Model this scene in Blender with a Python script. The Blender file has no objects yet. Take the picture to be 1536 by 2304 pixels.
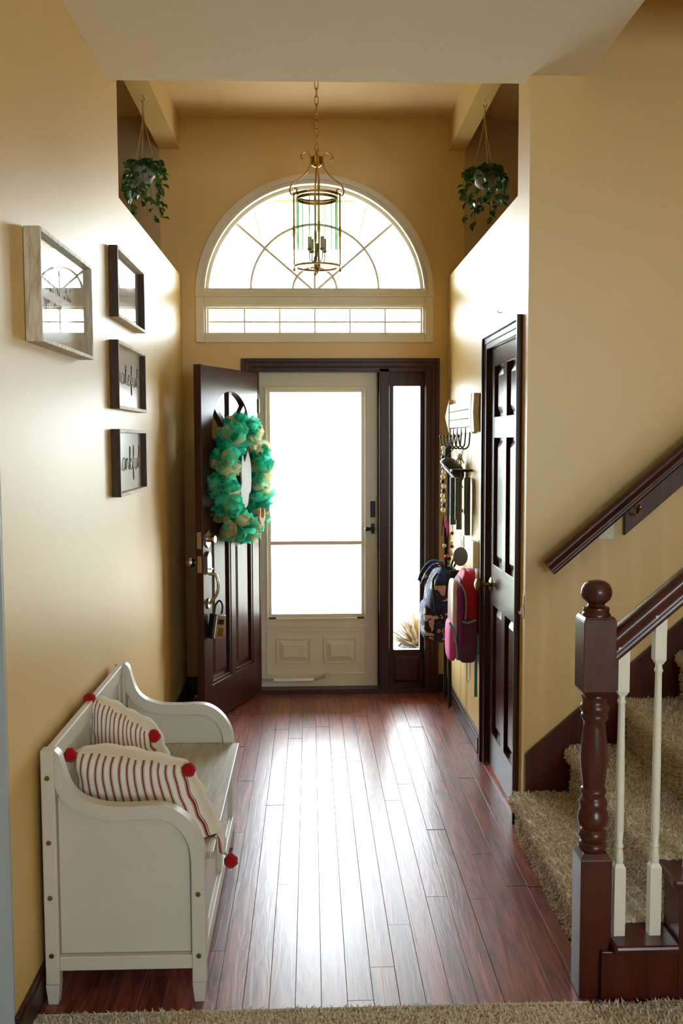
import bpy, bmesh, math, random
from math import sin, cos, pi, radians, sqrt
from mathutils import Vector, Matrix
from mathutils.geometry import tessellate_polygon

random.seed(7)
SC = bpy.context.scene
C = SC.collection

# ------------------------------------------------------------------ camera
cam_d = bpy.data.cameras.new('camera')
cam = bpy.data.objects.new('camera', cam_d); C.objects.link(cam)
CAM_H, PITCH, YAW, ROLL, FPX = 1.64185, 0.07473, 0.03182, 0.00329, 2200.0
fwd = Vector((sin(YAW)*cos(PITCH), cos(YAW)*cos(PITCH), -sin(PITCH)))
rt0 = Vector((cos(YAW), -sin(YAW), 0)); dn0 = fwd.cross(rt0)
rt = rt0*cos(ROLL) + dn0*sin(ROLL); dn = -rt0*sin(ROLL) + dn0*cos(ROLL)
mw = Matrix((( rt.x, -dn.x, -fwd.x, 0), (rt.y, -dn.y, -fwd.y, 0), (rt.z, -dn.z, -fwd.z, CAM_H), (0, 0, 0, 1)))
cam.matrix_world = mw
cam_d.sensor_fit = 'AUTO'; cam_d.sensor_width = 36.0; cam_d.lens = FPX/2304*36.0
cam_d.clip_start = 0.05; cam_d.clip_end = 200
SC.camera = cam

# ------------------------------------------------------------------ world, light, exposure
SKY = 33.0
w = bpy.data.worlds.new('overcast_sky'); SC.world = w; w.use_nodes = True
bg = w.node_tree.nodes['Background']
bg.inputs[0].default_value = (0.84, 0.93, 1.0, 1); bg.inputs[1].default_value = SKY
SC.view_settings.view_transform = 'Standard'; SC.view_settings.look = 'None'
SC.view_settings.gamma = 1.0; SC.view_settings.use_curve_mapping = False
SC.view_settings.exposure = 0.0
cy = SC.cycles
cy.use_denoising = True; cy.max_bounces = 10; cy.diffuse_bounces = 6; cy.glossy_bounces = 5
cy.transparent_max_bounces = 24; cy.transmission_bounces = 8
cy.caustics_reflective = False; cy.caustics_refractive = False
cy.sample_clamp_indirect = 6.0
cy.use_adaptive_sampling = True; cy.adaptive_threshold = .02
def portal(name, loc, rot, sx, sy):
    l = bpy.data.lights.new(name, 'AREA'); l.shape = 'RECTANGLE'; l.size = sx; l.size_y = sy
    l.cycles.is_portal = True
    o = bpy.data.objects.new(name, l); C.objects.link(o); o.location = loc; o.rotation_euler = rot
    return o
portal('daylight_portal', (0.035, 6.36, 1.22), (-pi/2, 0, 0), 0.60, 1.46)
portal('daylight_portal', (0.62, 6.36, 1.12), (-pi/2, 0, 0), 0.18, 1.72)
portal('daylight_portal', (0.035, 6.36, 2.75), (-pi/2, 0, 0), 1.40, 0.95)
portal('daylight_portal', (2.0, -3.42, 1.75), (pi/2, 0, 0), 1.3, 1.2)

# ------------------------------------------------------------------ materials
MT = {}
def new_mat(name):
    m = bpy.data.materials.new(name); m.use_nodes = True
    nt = m.node_tree; b = nt.nodes['Principled BSDF']
    MT[name] = m
    return m, nt, b
def srgb(r, g, b):
    f = lambda c: (c/255/12.92) if c/255 <= .04045 else ((c/255+.055)/1.055)**2.4
    return (f(r), f(g), f(b), 1)
def node(nt, t, **k):
    n = nt.nodes.new(t)
    for a, b in k.items(): setattr(n, a, b)
    return n
def lk(nt, a, b): nt.links.new(a, b)
def plain(name, col, rough=.5, metal=0., var=0., vscale=8., bump=0., bscale=200., spec=.5, coat=0., sheen=0.):
    m, nt, b = new_mat(name)
    b.inputs['Base Color'].default_value = col; b.inputs['Roughness'].default_value = rough
    b.inputs['Metallic'].default_value = metal; b.inputs['Specular IOR Level'].default_value = spec
    b.inputs['Coat Weight'].default_value = coat; b.inputs['Sheen Weight'].default_value = sheen
    tc = node(nt, 'ShaderNodeTexCoord')
    if var:
        n = node(nt, 'ShaderNodeTexNoise'); n.inputs['Scale'].default_value = vscale; n.inputs['Detail'].default_value = 5
        lk(nt, tc.outputs['Object'], n.inputs['Vector'])
        mx = node(nt, 'ShaderNodeMix', data_type='RGBA')
        mx.inputs['A'].default_value = tuple(max(0, c*(1-var)) for c in col[:3])+(1,)
        mx.inputs['B'].default_value = tuple(min(1, c*(1+var)) for c in col[:3])+(1,)
        lk(nt, n.outputs['Fac'], mx.inputs['Factor']); lk(nt, mx.outputs['Result'], b.inputs['Base Color'])
    if bump:
        n2 = node(nt, 'ShaderNodeTexNoise'); n2.inputs['Scale'].default_value = bscale; n2.inputs['Detail'].default_value = 3
        lk(nt, tc.outputs['Object'], n2.inputs['Vector'])
        bp = node(nt, 'ShaderNodeBump'); bp.inputs['Strength'].default_value = bump; bp.inputs['Distance'].default_value = .003
        lk(nt, n2.outputs['Fac'], bp.inputs['Height']); lk(nt, bp.outputs['Normal'], b.inputs['Normal'])
    return m
def wood(name, c1, c2, rough, scale, bump=.15, spec=.5, rnd=0., coat=0., dist=1.5, bdist=.002):
    m, nt, b = new_mat(name)
    b.inputs['Roughness'].default_value = rough; b.inputs['Specular IOR Level'].default_value = spec
    b.inputs['Coat Weight'].default_value = coat; b.inputs['Coat Roughness'].default_value = .12
    tc = node(nt, 'ShaderNodeTexCoord'); oi = node(nt, 'ShaderNodeObjectInfo')
    sc = node(nt, 'ShaderNodeVectorMath', operation='SCALE'); sc.inputs[0].default_value = (37.1, 17.7, 9.3)
    lk(nt, oi.outputs['Random'], sc.inputs['Scale'])
    ad = node(nt, 'ShaderNodeVectorMath', operation='ADD')
    lk(nt, tc.outputs['Object'], ad.inputs[0]); lk(nt, sc.outputs[0], ad.inputs[1])
    mp = node(nt, 'ShaderNodeMapping'); mp.inputs['Scale'].default_value = scale
    lk(nt, ad.outputs[0], mp.inputs['Vector'])
    n = node(nt, 'ShaderNodeTexNoise'); n.inputs['Scale'].default_value = 1; n.inputs['Detail'].default_value = 6
    n.inputs['Distortion'].default_value = dist; n.inputs['Roughness'].default_value = .6
    lk(nt, mp.outputs[0], n.inputs['Vector'])
    rp = node(nt, 'ShaderNodeValToRGB'); rp.color_ramp.elements[0].position = .33; rp.color_ramp.elements[1].position = .68
    rp.color_ramp.elements[0].color = c1; rp.color_ramp.elements[1].color = c2
    lk(nt, n.outputs['Fac'], rp.inputs[0])
    out = rp.outputs['Color']
    if rnd:
        hs = node(nt, 'ShaderNodeHueSaturation')
        mr = node(nt, 'ShaderNodeMapRange'); mr.inputs['To Min'].default_value = 1-rnd; mr.inputs['To Max'].default_value = 1+rnd
        lk(nt, oi.outputs['Random'], mr.inputs['Value']); lk(nt, mr.outputs[0], hs.inputs['Value'])
        lk(nt, out, hs.inputs['Color']); out = hs.outputs[0]
    lk(nt, out, b.inputs['Base Color'])
    if bump:
        bp = node(nt, 'ShaderNodeBump'); bp.inputs['Strength'].default_value = bump; bp.inputs['Distance'].default_value = bdist
        lk(nt, n.outputs['Fac'], bp.inputs['Height']); lk(nt, bp.outputs['Normal'], b.inputs['Normal'])
        if coat: lk(nt, bp.outputs['Normal'], b.inputs['Coat Normal'])
    return m
def glass(name, tint=(1, 1, 1, 1), refl=1.0, rough=.0):
    m = bpy.data.materials.new(name); m.use_nodes = True; nt = m.node_tree; nt.nodes.clear(); MT[name] = m
    o = node(nt, 'ShaderNodeOutputMaterial'); mx = node(nt, 'ShaderNodeMixShader')
    tr = node(nt, 'ShaderNodeBsdfTransparent'); tr.inputs[0].default_value = tint
    gl = node(nt, 'ShaderNodeBsdfGlossy'); gl.inputs['Roughness'].default_value = rough
    # thin-sheet Fresnel (Schlick on |cos|), the same from either side of the sheet
    ge = node(nt, 'ShaderNodeNewGeometry'); dt = node(nt, 'ShaderNodeVectorMath', operation='DOT_PRODUCT')
    lk(nt, ge.outputs['Normal'], dt.inputs[0]); lk(nt, ge.outputs['Incoming'], dt.inputs[1])
    ab = node(nt, 'ShaderNodeMath', operation='ABSOLUTE'); lk(nt, dt.outputs['Value'], ab.inputs[0])
    om = node(nt, 'ShaderNodeMath', operation='SUBTRACT'); om.inputs[0].default_value = 1; lk(nt, ab.outputs[0], om.inputs[1])
    pw = node(nt, 'ShaderNodeMath', operation='POWER'); pw.inputs[1].default_value = 5; lk(nt, om.outputs[0], pw.inputs[0])
    ma = node(nt, 'ShaderNodeMath', operation='MULTIPLY_ADD'); ma.inputs[1].default_value = .96; ma.inputs[2].default_value = .04; lk(nt, pw.outputs[0], ma.inputs[0])
    mu = node(nt, 'ShaderNodeMath', operation='MULTIPLY'); mu.inputs[1].default_value = refl
    lk(nt, ma.outputs[0], mu.inputs[0]); lk(nt, mu.outputs[0], mx.inputs[0])
    lk(nt, tr.outputs[0], mx.inputs[1]); lk(nt, gl.outputs[0], mx.inputs[2]); lk(nt, mx.outputs[0], o.inputs[0])
    return m
def gauze(name, col, trans):
    m = bpy.data.materials.new(name); m.use_nodes = True; nt = m.node_tree; nt.nodes.clear(); MT[name] = m
    o = node(nt, 'ShaderNodeOutputMaterial'); mx = node(nt, 'ShaderNodeMixShader'); mx2 = node(nt, 'ShaderNodeMixShader')
    tr = node(nt, 'ShaderNodeBsdfTransparent'); df = node(nt, 'ShaderNodeBsdfDiffuse'); tl = node(nt, 'ShaderNodeBsdfTranslucent')
    df.inputs[0].default_value = col; tl.inputs[0].default_value = col; mx2.inputs[0].default_value = .6
    tc = node(nt, 'ShaderNodeTexCoord'); wv = node(nt, 'ShaderNodeTexWave'); wv.inputs['Scale'].default_value = 160
    lk(nt, tc.outputs['Object'], wv.inputs[0])
    mr = node(nt, 'ShaderNodeMapRange'); mr.inputs['To Min'].default_value = max(0, trans-.15); mr.inputs['To Max'].default_value = min(1, trans+.15)
    lk(nt, wv.outputs['Fac'], mr.inputs['Value'])
    lk(nt, df.outputs[0], mx2.inputs[1]); lk(nt, tl.outputs[0], mx2.inputs[2])
    lk(nt, mr.outputs[0], mx.inputs[0]); lk(nt, mx2.outputs[0], mx.inputs[1]); lk(nt, tr.outputs[0], mx.inputs[2]); lk(nt, mx.outputs[0], o.inputs[0])
    return m

plain('wall_paint', srgb(216, 183, 114), rough=.44, var=.05, vscale=1.3, bump=.10, bscale=160, spec=1.0)
plain('shaded_wall_paint', srgb(186, 162, 124), rough=.6, bump=.08, bscale=160)  # alcoves: the hall wall paint with shade put into its colour
plain('blue_grey_paint', srgb(170, 178, 184), rough=.5, bump=.08, bscale=160)
plain('ceiling_paint', srgb(236, 228, 214), rough=.75, bump=.35, bscale=70)
plain('tray_ceiling_paint', srgb(216, 184, 134), rough=.6, bump=.2, bscale=90)
plain('window_paint', srgb(226, 218, 200), rough=.4, var=.03)
plain('storm_paint', srgb(224, 214, 190), rough=.38, var=.03)
plain('white_paint', srgb(236, 232, 218), rough=.35, var=.02)
plain('plaque_paint', srgb(176, 178, 176), rough=.6)
plain('white_plastic', srgb(240, 236, 226), rough=.35)
wood('dark_wood', srgb(46, 25, 17), srgb(72, 38, 26), .36, (18, 18, 1.6), bump=.10, rnd=.06, spec=.32)
wood('closet_wood', srgb(46, 23, 16), srgb(72, 35, 24), .24, (18, 18, 1.6), bump=.08, rnd=.06, spec=.6)
wood('mahogany', srgb(52, 20, 13), srgb(84, 33, 20), .28, (16, 16, 2.0), bump=.06, rnd=.05)
wood('plank_wood', srgb(84, 40, 35), srgb(162, 92, 74), .33, (22, 1.7, 10), bump=.22, rnd=.20, dist=2.8, bdist=.003, spec=.65)
wood('frame_dark', srgb(40, 24, 17), srgb(78, 54, 40), .55, (30, 3, 6), bump=.3)
wood('frame_pale', srgb(176, 160, 132), srgb(232, 226, 214), .55, (40, 4, 14), bump=.35)
wood('frame_white', srgb(170, 154, 124), srgb(236, 230, 216), .5, (30, 30, 5), bump=.35)
wood('sign_wood', srgb(196, 180, 150), srgb(242, 238, 226), .5, (30, 34, 4), bump=.3)
plain('bench_glaze', srgb(150, 138, 114), rough=.5)
plain('bench_paint', srgb(206, 202, 192), rough=.42, var=.07, vscale=5, bump=.04, bscale=60)
wood('bench_seat_paint', srgb(150, 143, 128), srgb(192, 187, 172), .4, (40, 3, 10), bump=.12)
plain('carpet', srgb(212, 200, 178), rough=.95, var=.22, vscale=60, spec=.1)
plain('brass', srgb(196, 152, 76), rough=.22, metal=1)
plain('antique_brass', srgb(150, 128, 84), rough=.3, metal=1)
plain('nickel', srgb(205, 198, 186), rough=.24, metal=1)
plain('dark_metal', srgb(38, 36, 34), rough=.4, metal=.6)
plain('chime_metal', srgb(88, 98, 94), rough=.4, metal=.2)
plain('black_cloth', srgb(20, 20, 24), rough=.9)
plain('black_rubber', srgb(24, 25, 32), rough=.45)
plain('candle_sleeve', srgb(214, 196, 172), rough=.5)
plain('pompom_red', srgb(172, 10, 22), rough=.95, var=.2, vscale=300, bump=.8, bscale=500, sheen=.15, spec=.1)
plain('rope', srgb(178, 142, 96), rough=.9, var=.2, vscale=200)
plain('ceramic_grey', srgb(150, 146, 140), rough=.35)
m = plain('leaf_green', srgb(58, 104, 48), rough=.3, var=.35, vscale=14)
plain('vine_green', srgb(92, 120, 60), rough=.6)
plain('paper_white', srgb(222, 220, 214), rough=.22)
plain('ink', srgb(74, 68, 64), rough=.7)
plain('ink_faint', srgb(168, 168, 166), rough=.7)
plain('orange_wood', srgb(206, 120, 56), rough=.6)
plain('teal_strap', srgb(70, 150, 156), rough=.7)
plain('piping_grey', srgb(150, 172, 178), rough=.6)
plain('pink_cloth', srgb(226, 76, 150), rough=.7, bump=.2, bscale=400)
plain('red_cloth', srgb(196, 24, 62), rough=.7, bump=.2, bscale=400)
plain('purple_cloth', srgb(120, 44, 116), rough=.7, bump=.3, bscale=500)
plain('purple_mesh', srgb(104, 62, 100), rough=.8, bump=.5, bscale=700)
plain('pale_print', srgb(216, 190, 182), rough=.25, var=.25, vscale=9)
plain('blue_cloth', srgb(24, 46, 110), rough=.8)
plain('white_bead', srgb(226, 222, 212), rough=.3)
plain('black_bead', srgb(30, 30, 32), rough=.3)
plain('red_bead', srgb(200, 36, 40), rough=.3)
plain('clear_plastic', srgb(225, 225, 222), rough=.15)
plain('porch_paint', srgb(236, 228, 210), rough=.6)
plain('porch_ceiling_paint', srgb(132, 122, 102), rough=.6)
plain('concrete', srgb(196, 190, 180), rough=.85, var=.1)
plain('lawn', srgb(150, 150, 132), rough=.95, var=.25, vscale=3)
plain('shrub', srgb(112, 98, 76), rough=.8, var=.4, vscale=20)
plain('siding', srgb(226, 222, 214), rough=.7)
plain('shingle', srgb(150, 144, 138), rough=.9, var=.15)
glass('pane_glass', (.97, .985, .98, 1))
glass('picture_glass', (1, 1, 1, 1))
glass('lantern_glass', (.945, .975, .965, 1), refl=1.0)
glass('lantern_glass_edge', (.83, .91, .875, 1), refl=1.0)
glass('bulb_glass', (.95, .95, .95, 1), refl=1.3)
gauze('teal_gauze', srgb(84, 222, 188), .36)
gauze('sticker', srgb(210, 214, 214), .90)
gauze('sticker_print', srgb(150, 160, 160), .80)
gauze('deep_teal_gauze', srgb(36, 172, 140), .30)
gauze('gold_gauze', srgb(222, 206, 164), .52)

def pillow_mat():
    m, nt, b = new_mat('ticking_stripe'); b.inputs['Roughness'].default_value = .9
    b.inputs['Specular IOR Level'].default_value = .15
    uv = node(nt, 'ShaderNodeUVMap'); sp = node(nt, 'ShaderNodeSeparateXYZ'); lk(nt, uv.outputs[0], sp.inputs[0])
    mu = node(nt, 'ShaderNodeMath', operation='MULTIPLY'); mu.inputs[1].default_value = 15
    fr = node(nt, 'ShaderNodeMath', operation='FRACT'); lk(nt, sp.outputs[0], mu.inputs[0]); lk(nt, mu.outputs[0], fr.inputs[0])
    rp = node(nt, 'ShaderNodeValToRGB'); cr = rp.color_ramp; cr.interpolation = 'CONSTANT'
    W_, R_, K_ = srgb(234, 228, 218), srgb(142, 52, 48), srgb(58, 54, 50)
    cr.elements[0].position = 0; cr.elements[0].color = W_; cr.elements[1].position = .30; cr.elements[1].color = K_
    for p, c in ((.35, W_), (.40, R_), (.60, W_), (.65, K_), (.70, W_)):
        e = cr.elements.new(p); e.color = c
    lk(nt, fr.outputs[0], rp.inputs[0])
    gt = node(nt, 'ShaderNodeMath', operation='GREATER_THAN'); gt.inputs[1].default_value = 1.0; lk(nt, sp.outputs[1], gt.inputs[0])
    mx = node(nt, 'ShaderNodeMix', data_type='RGBA'); mx.inputs['B'].default_value = srgb(232, 226, 216)
    lk(nt, gt.outputs[0], mx.inputs['Factor']); lk(nt, rp.outputs[0], mx.inputs['A']); lk(nt, mx.outputs['Result'], b.inputs['Base Color'])
    tc = node(nt, 'ShaderNodeTexCoord'); n = node(nt, 'ShaderNodeTexNoise'); n.inputs['Scale'].default_value = 14; lk(nt, tc.outputs['Object'], n.inputs[0])
    bp = node(nt, 'ShaderNodeBump'); bp.inputs['Strength'].default_value = .5; bp.inputs['Distance'].default_value = .012
    lk(nt, n.outputs[0], bp.inputs['Height']); lk(nt, bp.outputs[0], b.inputs['Normal'])
pillow_mat()
def camo_mat():
    m, nt, b = new_mat('camouflage'); b.inputs['Roughness'].default_value = .75
    tc = node(nt, 'ShaderNodeTexCoord'); n = node(nt, 'ShaderNodeTexNoise'); n.inputs['Scale'].default_value = 13; n.inputs['Detail'].default_value = 1.2
    n.inputs['Distortion'].default_value = .6; lk(nt, tc.outputs['Object'], n.inputs[0])
    rp = node(nt, 'ShaderNodeValToRGB'); cr = rp.color_ramp; cr.interpolation = 'CONSTANT'
    cr.elements[0].position = 0; cr.elements[0].color = srgb(196, 188, 178); cr.elements[1].position = .365; cr.elements[1].color = srgb(28, 28, 32)
    for p, c in ((.50, srgb(28, 56, 132)), (.585, srgb(36, 36, 40)), (.67, srgb(196, 188, 178)), (.72, srgb(28, 56, 132))):
        e = cr.elements.new(p); e.color = c
    lk(nt, n.outputs[0], rp.inputs[0]); lk(nt, rp.outputs[0], b.inputs['Base Color'])
camo_mat()

# ------------------------------------------------------------------ mesh helpers
WM = {}
class MB:
    def __init__(s): s.v = []; s.f = []; s.uv = None
    def add(s, vs, fs):
        o = len(s.v); s.v += [tuple(p) for p in vs]; s.f += [tuple(i+o for i in f) for f in fs]; return s
    def box(s, x0, x1, y0, y1, z0, z1):
        return s.add([(x0,y0,z0),(x1,y0,z0),(x1,y1,z0),(x0,y1,z0),(x0,y0,z1),(x1,y0,z1),(x1,y1,z1),(x0,y1,z1)],
                     [(0,3,2,1),(4,5,6,7),(0,1,5,4),(1,2,6,5),(2,3,7,6),(3,0,4,7)])
    def taper(s, x0, x1, y0, y1, z0, z1, ix, iy):   # box whose z1 face is inset
        return s.add([(x0,y0,z0),(x1,y0,z0),(x1,y1,z0),(x0,y1,z0),(x0+ix,y0+iy,z1),(x1-ix,y0+iy,z1),(x1-ix,y1-iy,z1),(x0+ix,y1-iy,z1)],
                     [(0,3,2,1),(4,5,6,7),(0,1,5,4),(1,2,6,5),(2,3,7,6),(3,0,4,7)])
    def _ax(s, axis, p, a):
        return {'x': (a, p[0], p[1]), 'y': (p[0], a, p[1]), 'z': (p[0], p[1], a)}[axis]
    def prism(s, pts, axis, a0, a1):
        n = len(pts); vs = [s._ax(axis, p, a0) for p in pts] + [s._ax(axis, p, a1) for p in pts]
        fs = [tuple(range(n)), tuple(range(2*n-1, n-1, -1))] + [(i, (i+1) % n, n+(i+1) % n, n+i) for i in range(n)]
        return s.add(vs, fs)
    def holed(s, outer, holes, axis, a0, a1):
        loops = [outer]+holes; flat = [p for l in loops for p in l]; n = len(flat)
        tris = tessellate_polygon([[Vector((p[0], p[1], 0)) for p in l] for l in loops])
        vs = [s._ax(axis, p, a0) for p in flat]+[s._ax(axis, p, a1) for p in flat]
        fs = [tuple(t) for t in tris]+[tuple(i+n for i in reversed(t)) for t in tris]
        o = 0
        for l in loops:
            k = len(l); fs += [(o+i, o+(i+1) % k, n+o+(i+1) % k, n+o+i) for i in range(k)]; o += k
        return s.add(vs, fs)
    def band(s, outer, inner, axis, a0, a1, closed=True):   # strip between two polylines, extruded
        n = len(outer); vs = [s._ax(axis, p, a) for a in (a0, a1) for l in (outer, inner) for p in l]
        fs = []
        for i in range(n if closed else n-1):
            j = (i+1) % n
            fs += [(i, j, n+j, n+i), (2*n+i, 3*n+i, 3*n+j, 2*n+j), (i, 2*n+i, 2*n+j, j), (n+i, n+j, 3*n+j, 3*n+i)]
        if not closed:
            fs += [(0, n, 3*n, 2*n), (n-1, 3*n-1, 4*n-1, 2*n-1)]
        return s.add(vs, fs)
    def lathe(s, prof, c=(0, 0, 0), seg=24, caps=True):
        vs = []; fs = []; n = len(prof)
        for r, z in prof:
            vs += [(c[0]+r*cos(2*pi*k/seg), c[1]+r*sin(2*pi*k/seg), c[2]+z) for k in range(seg)]
        for i in range(n-1):
            fs += [(i*seg+k, i*seg+(k+1) % seg, (i+1)*seg+(k+1) % seg, (i+1)*seg+k) for k in range(seg)]
        if caps: fs += [tuple(range(seg-1, -1, -1)), tuple((n-1)*seg+k for k in range(seg))]
        return s.add(vs, fs)
    def tube(s, pts, r, seg=8, closed=False):
        P = [Vector(p) for p in pts]; n = len(P); R = r if isinstance(r, (list, tuple)) else [r]*n
        vs = []; up = None
        for i in range(n):
            a = P[(i-1) % n] if closed or i > 0 else P[i]; b = P[(i+1) % n] if closed or i < n-1 else P[i]
            t = (b-a).normalized() if (b-a).length > 1e-9 else Vector((0, 0, 1))
            if up is None:
                up = Vector((0, 0, 1)) if abs(t.z) < .9 else Vector((1, 0, 0))
            u = (up - t*up.dot(t)); u = u.normalized() if u.length > 1e-6 else t.orthogonal().normalized()
            up = u; v = t.cross(u)
            vs += [P[i]+(u*cos(2*pi*k/seg)+v*sin(2*pi*k/seg))*R[i] for k in range(seg)]
        fs = []
        for i in range(n if closed else n-1):
            j = (i+1) % n
            fs += [(i*seg+k, i*seg+(k+1) % seg, j*seg+(k+1) % seg, j*seg+k) for k in range(seg)]
        if not closed: fs += [tuple(range(seg-1, -1, -1)), tuple((n-1)*seg+k for k in range(seg))]
        return s.add(vs, fs)
    def ball(s, c, r, seg=16, rings=10, sc=(1, 1, 1), p=1.0):
        vs = []; fs = []; g = lambda x: math.copysign(abs(x)**p, x)
        for i in range(rings+1):
            a = -pi/2+pi*i/rings
            for k in range(seg):
                b = 2*pi*k/seg
                vs.append((c[0]+r*sc[0]*g(cos(a))*g(cos(b)), c[1]+r*sc[1]*g(cos(a))*g(sin(b)), c[2]+r*sc[2]*g(sin(a))))
        for i in range(rings):
            fs += [(i*seg+k, i*seg+(k+1) % seg, (i+1)*seg+(k+1) % seg, (i+1)*seg+k) for k in range(seg)]
        return s.add(vs, fs)
    def xf(s, M, start=0):
        s.v = s.v[:start]+[tuple(M @ Vector(p)) for p in s.v[start:]]; return s
    def mesh(s, name, Minv=None):
        me = bpy.data.meshes.new(name)
        vs = [tuple(Minv @ Vector(p)) for p in s.v] if Minv is not None else s.v
        me.from_pydata(vs, [], s.f); me.validate(); 
        bm = bmesh.new(); bm.from_mesh(me); bmesh.ops.recalc_face_normals(bm, faces=bm.faces); bm.to_mesh(me); bm.free()
        return me
    def build(s, name, mat, parent=None, smooth=None, bev=0, local=False, label=None, kind=None):
        Minv = None
        if parent is not None and not local: Minv = WM[parent].inverted()
        me = s.mesh(name, Minv)
        return link(name, me, mat, parent, smooth, bev, label, kind)
def link(name, me, mat, parent=None, smooth=None, bev=0, label=None, kind=None):
    o = bpy.data.objects.new(name, me); C.objects.link(o)
    if mat and not me.materials: me.materials.append(MT[mat])
    if parent is not None: o.parent = parent
    WM[o] = WM[parent] if parent is not None else Matrix()
    if smooth:
        me.shade_smooth(); me.set_sharp_from_angle(angle=radians(smooth))
    if bev:
        b = o.modifiers.new('edge', 'BEVEL'); b.width = bev; b.segments = 2; b.limit_method = 'ANGLE'; b.angle_limit = radians(40)
    if label: o['label'] = label
    if kind: o['kind'] = kind
    return o
def tag(o, label, cat=None, group=None, kind=None):
    o['label'] = label
    if cat: o['category'] = cat
    if group: o['group'] = group
    if kind: o['kind'] = kind
    return o
def thing(name, label, cat, loc=(0, 0, 0), M=None, group=None, kind=None):
    o = bpy.data.objects.new(name, None); C.objects.link(o); o.empty_display_size = .05
    if M is None: M = Matrix.Translation(loc)
    o.matrix_world = M; WM[o] = M.copy()
    return tag(o, label, cat, group, kind)
def inst(src, parent, M, name=None):
    o = bpy.data.objects.new(name or src.name.split('.')[0], src.data); C.objects.link(o); o.parent = parent
    o.matrix_local = M; WM[o] = WM[parent] @ M
    return o
def box(x0, x1, y0, y1, z0, z1): return MB().box(x0, x1, y0, y1, z0, z1)
def arc(cx, cz, r, a0, a1, n): return [(cx+r*cos(radians(a0+(a1-a0)*i/n)), cz+r*sin(radians(a0+(a1-a0)*i/n))) for i in range(n+1)]
def bez(pts, n=8):   # Catmull-Rom through points
    P = [Vector(p) for p in pts]; out = []
    for i in range(len(P)-1):
        p0 = P[max(i-1, 0)]; p1 = P[i]; p2 = P[i+1]; p3 = P[min(i+2, len(P)-1)]
        for k in range(n):
            t = k/n
            out.append(.5*((2*p1)+(p2-p0)*t+(2*p0-5*p1+4*p2-p3)*t*t+(3*p1-p0-3*p2+p3)*t*t*t))
    out.append(P[-1]); return out
def frame_boxes(mb, axis, a0, a1, u0, u1, z0, z1, w):
    for (p, q, r, s_) in ((u0, u0+w, z0, z1), (u1-w, u1, z0, z1), (u0+w, u1-w, z0, z0+w), (u0+w, u1-w, z1-w, z1)):
        mb.prism([(p, r), (q, r), (q, s_), (p, s_)], axis, a0, a1)
    return mb
def rect(x0, x1, z0, z1): return [(x0, z0), (x1, z0), (x1, z1), (x0, z1)]

L, R, D = -0.797, 0.876, 6.22
ZL, HC, HT = 2.655, 3.066, 3.62       # ledge, hall ceiling, foyer ceiling
YW = 3.94                             # stair wall plane

# ================================================================== SETTING
# ---- floors
fl = box(L-.1, R+.1, 2.69, D+.16, -.12, -.012).build('floor', 'dark_wood'); tag(fl, 'reddish hardwood plank floor of the entry hall', kind='structure')
PW = .0765
nrow = int((R+.1-(L-.02))/PW)+1
lens = {}
for r_ in range(nrow):
    x0 = L-.02+r_*PW
    if x0 > R+.02: break
    y = 2.69-random.random()*.9
    while y < D:
        ln = random.choice((.62, .8, .95, 1.15, 1.4, 1.7)); y1 = y+ln
        a, b = max(y, 2.69), min(y1, D)
        if b-a > .03:
            key = round(b-a, 3)
            if key not in lens:
                lens[key] = MB().taper(0, PW-.0007, 0, b-a-.0007, -.014, -.0008, 0, 0).add([], []).mesh('plank')
                lens[key].materials.append(MT['plank_wood'])
            o = bpy.data.objects.new('plank', lens[key]); C.objects.link(o); o.parent = fl
            o.location = (x0, a, random.uniform(-.0006, .0006)); o.rotation_euler = (random.uniform(-.0012, .0012), random.uniform(-.0025, .0025), 0); WM[o] = Matrix()
            bv = o.modifiers.new('edge', 'BEVEL'); bv.width = .0008; bv.segments = 1
        y = y1
cf = box(-3.4, 3.2, -3.5, 2.69, -.12, .006).build('floor_carpet', 'carpet'); tag(cf, 'grey-beige carpet floor of the room in front of the hall', kind='structure')
box(R+.1, 3.2, 2.69, YW+.2, -.12, .0).build('floor_under_stairs', 'carpet', kind='structure')
th = box(-.36, .76, D-.015, D+.16, -.01, .0285).build('door_sill', 'dark_wood', bev=.004); tag(th, 'low dark wooden sill under the front door', kind='structure')

# ---- walls
wl = MB()
wl.box(L-.125, L, 2.545, 4.031, 0, HC+.04).box(L-.125, L, 4.031, 4.22, 0, HT+.05).box(L-.125, L, 4.22, D, 0, ZL).box(L-.125, L, 4.22, D, 3.43, HT+.05)
o = wl.build('wall_left', 'wall_paint'); tag(o, 'satin beige hall wall behind the bench with an open ledge above', kind='structure')
wr = MB()
wr.box(R, R+.10, YW, 4.10, 0, HT+.05).box(R, R+.10, 4.10, 4.16, ZL, HT+.05).box(R, R+.10, 4.10, 4.80, 2.08, ZL).box(R, R+.10, 4.80, D, 0, ZL).box(R, R+.10, 4.16, D, 3.43, HT+.05)
o = wr.build('wall_right', 'wall_paint'); tag(o, 'satin beige hall wall with the closet door and hanging backpacks', kind='structure')
AX, AZ = .0355, 2.533
outer = rect(-1.05, 1.12, 0, HT+.1)
h1 = rect(-.36, .765, -.0, 2.09); h1[0] = (-.36, .001); h1[1] = (.765, .001)
h2 = [(-.665, 2.29), (.735, 2.29)]+arc(AX, AZ, .70, 0, 180, 36)
o = MB().holed(outer, [h1, h2], 'y', D, D+.16).build('wall_back', 'wall_paint'); tag(o, 'tall beige entry wall around the front door and arched window', kind='structure')
o = MB().box(R+.0995, 4.2, YW+.0003, YW+.12, 0, 5.9).build('wall_stair', 'wall_paint'); tag(o, 'beige wall rising behind the carpeted stairs', kind='structure')
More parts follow.
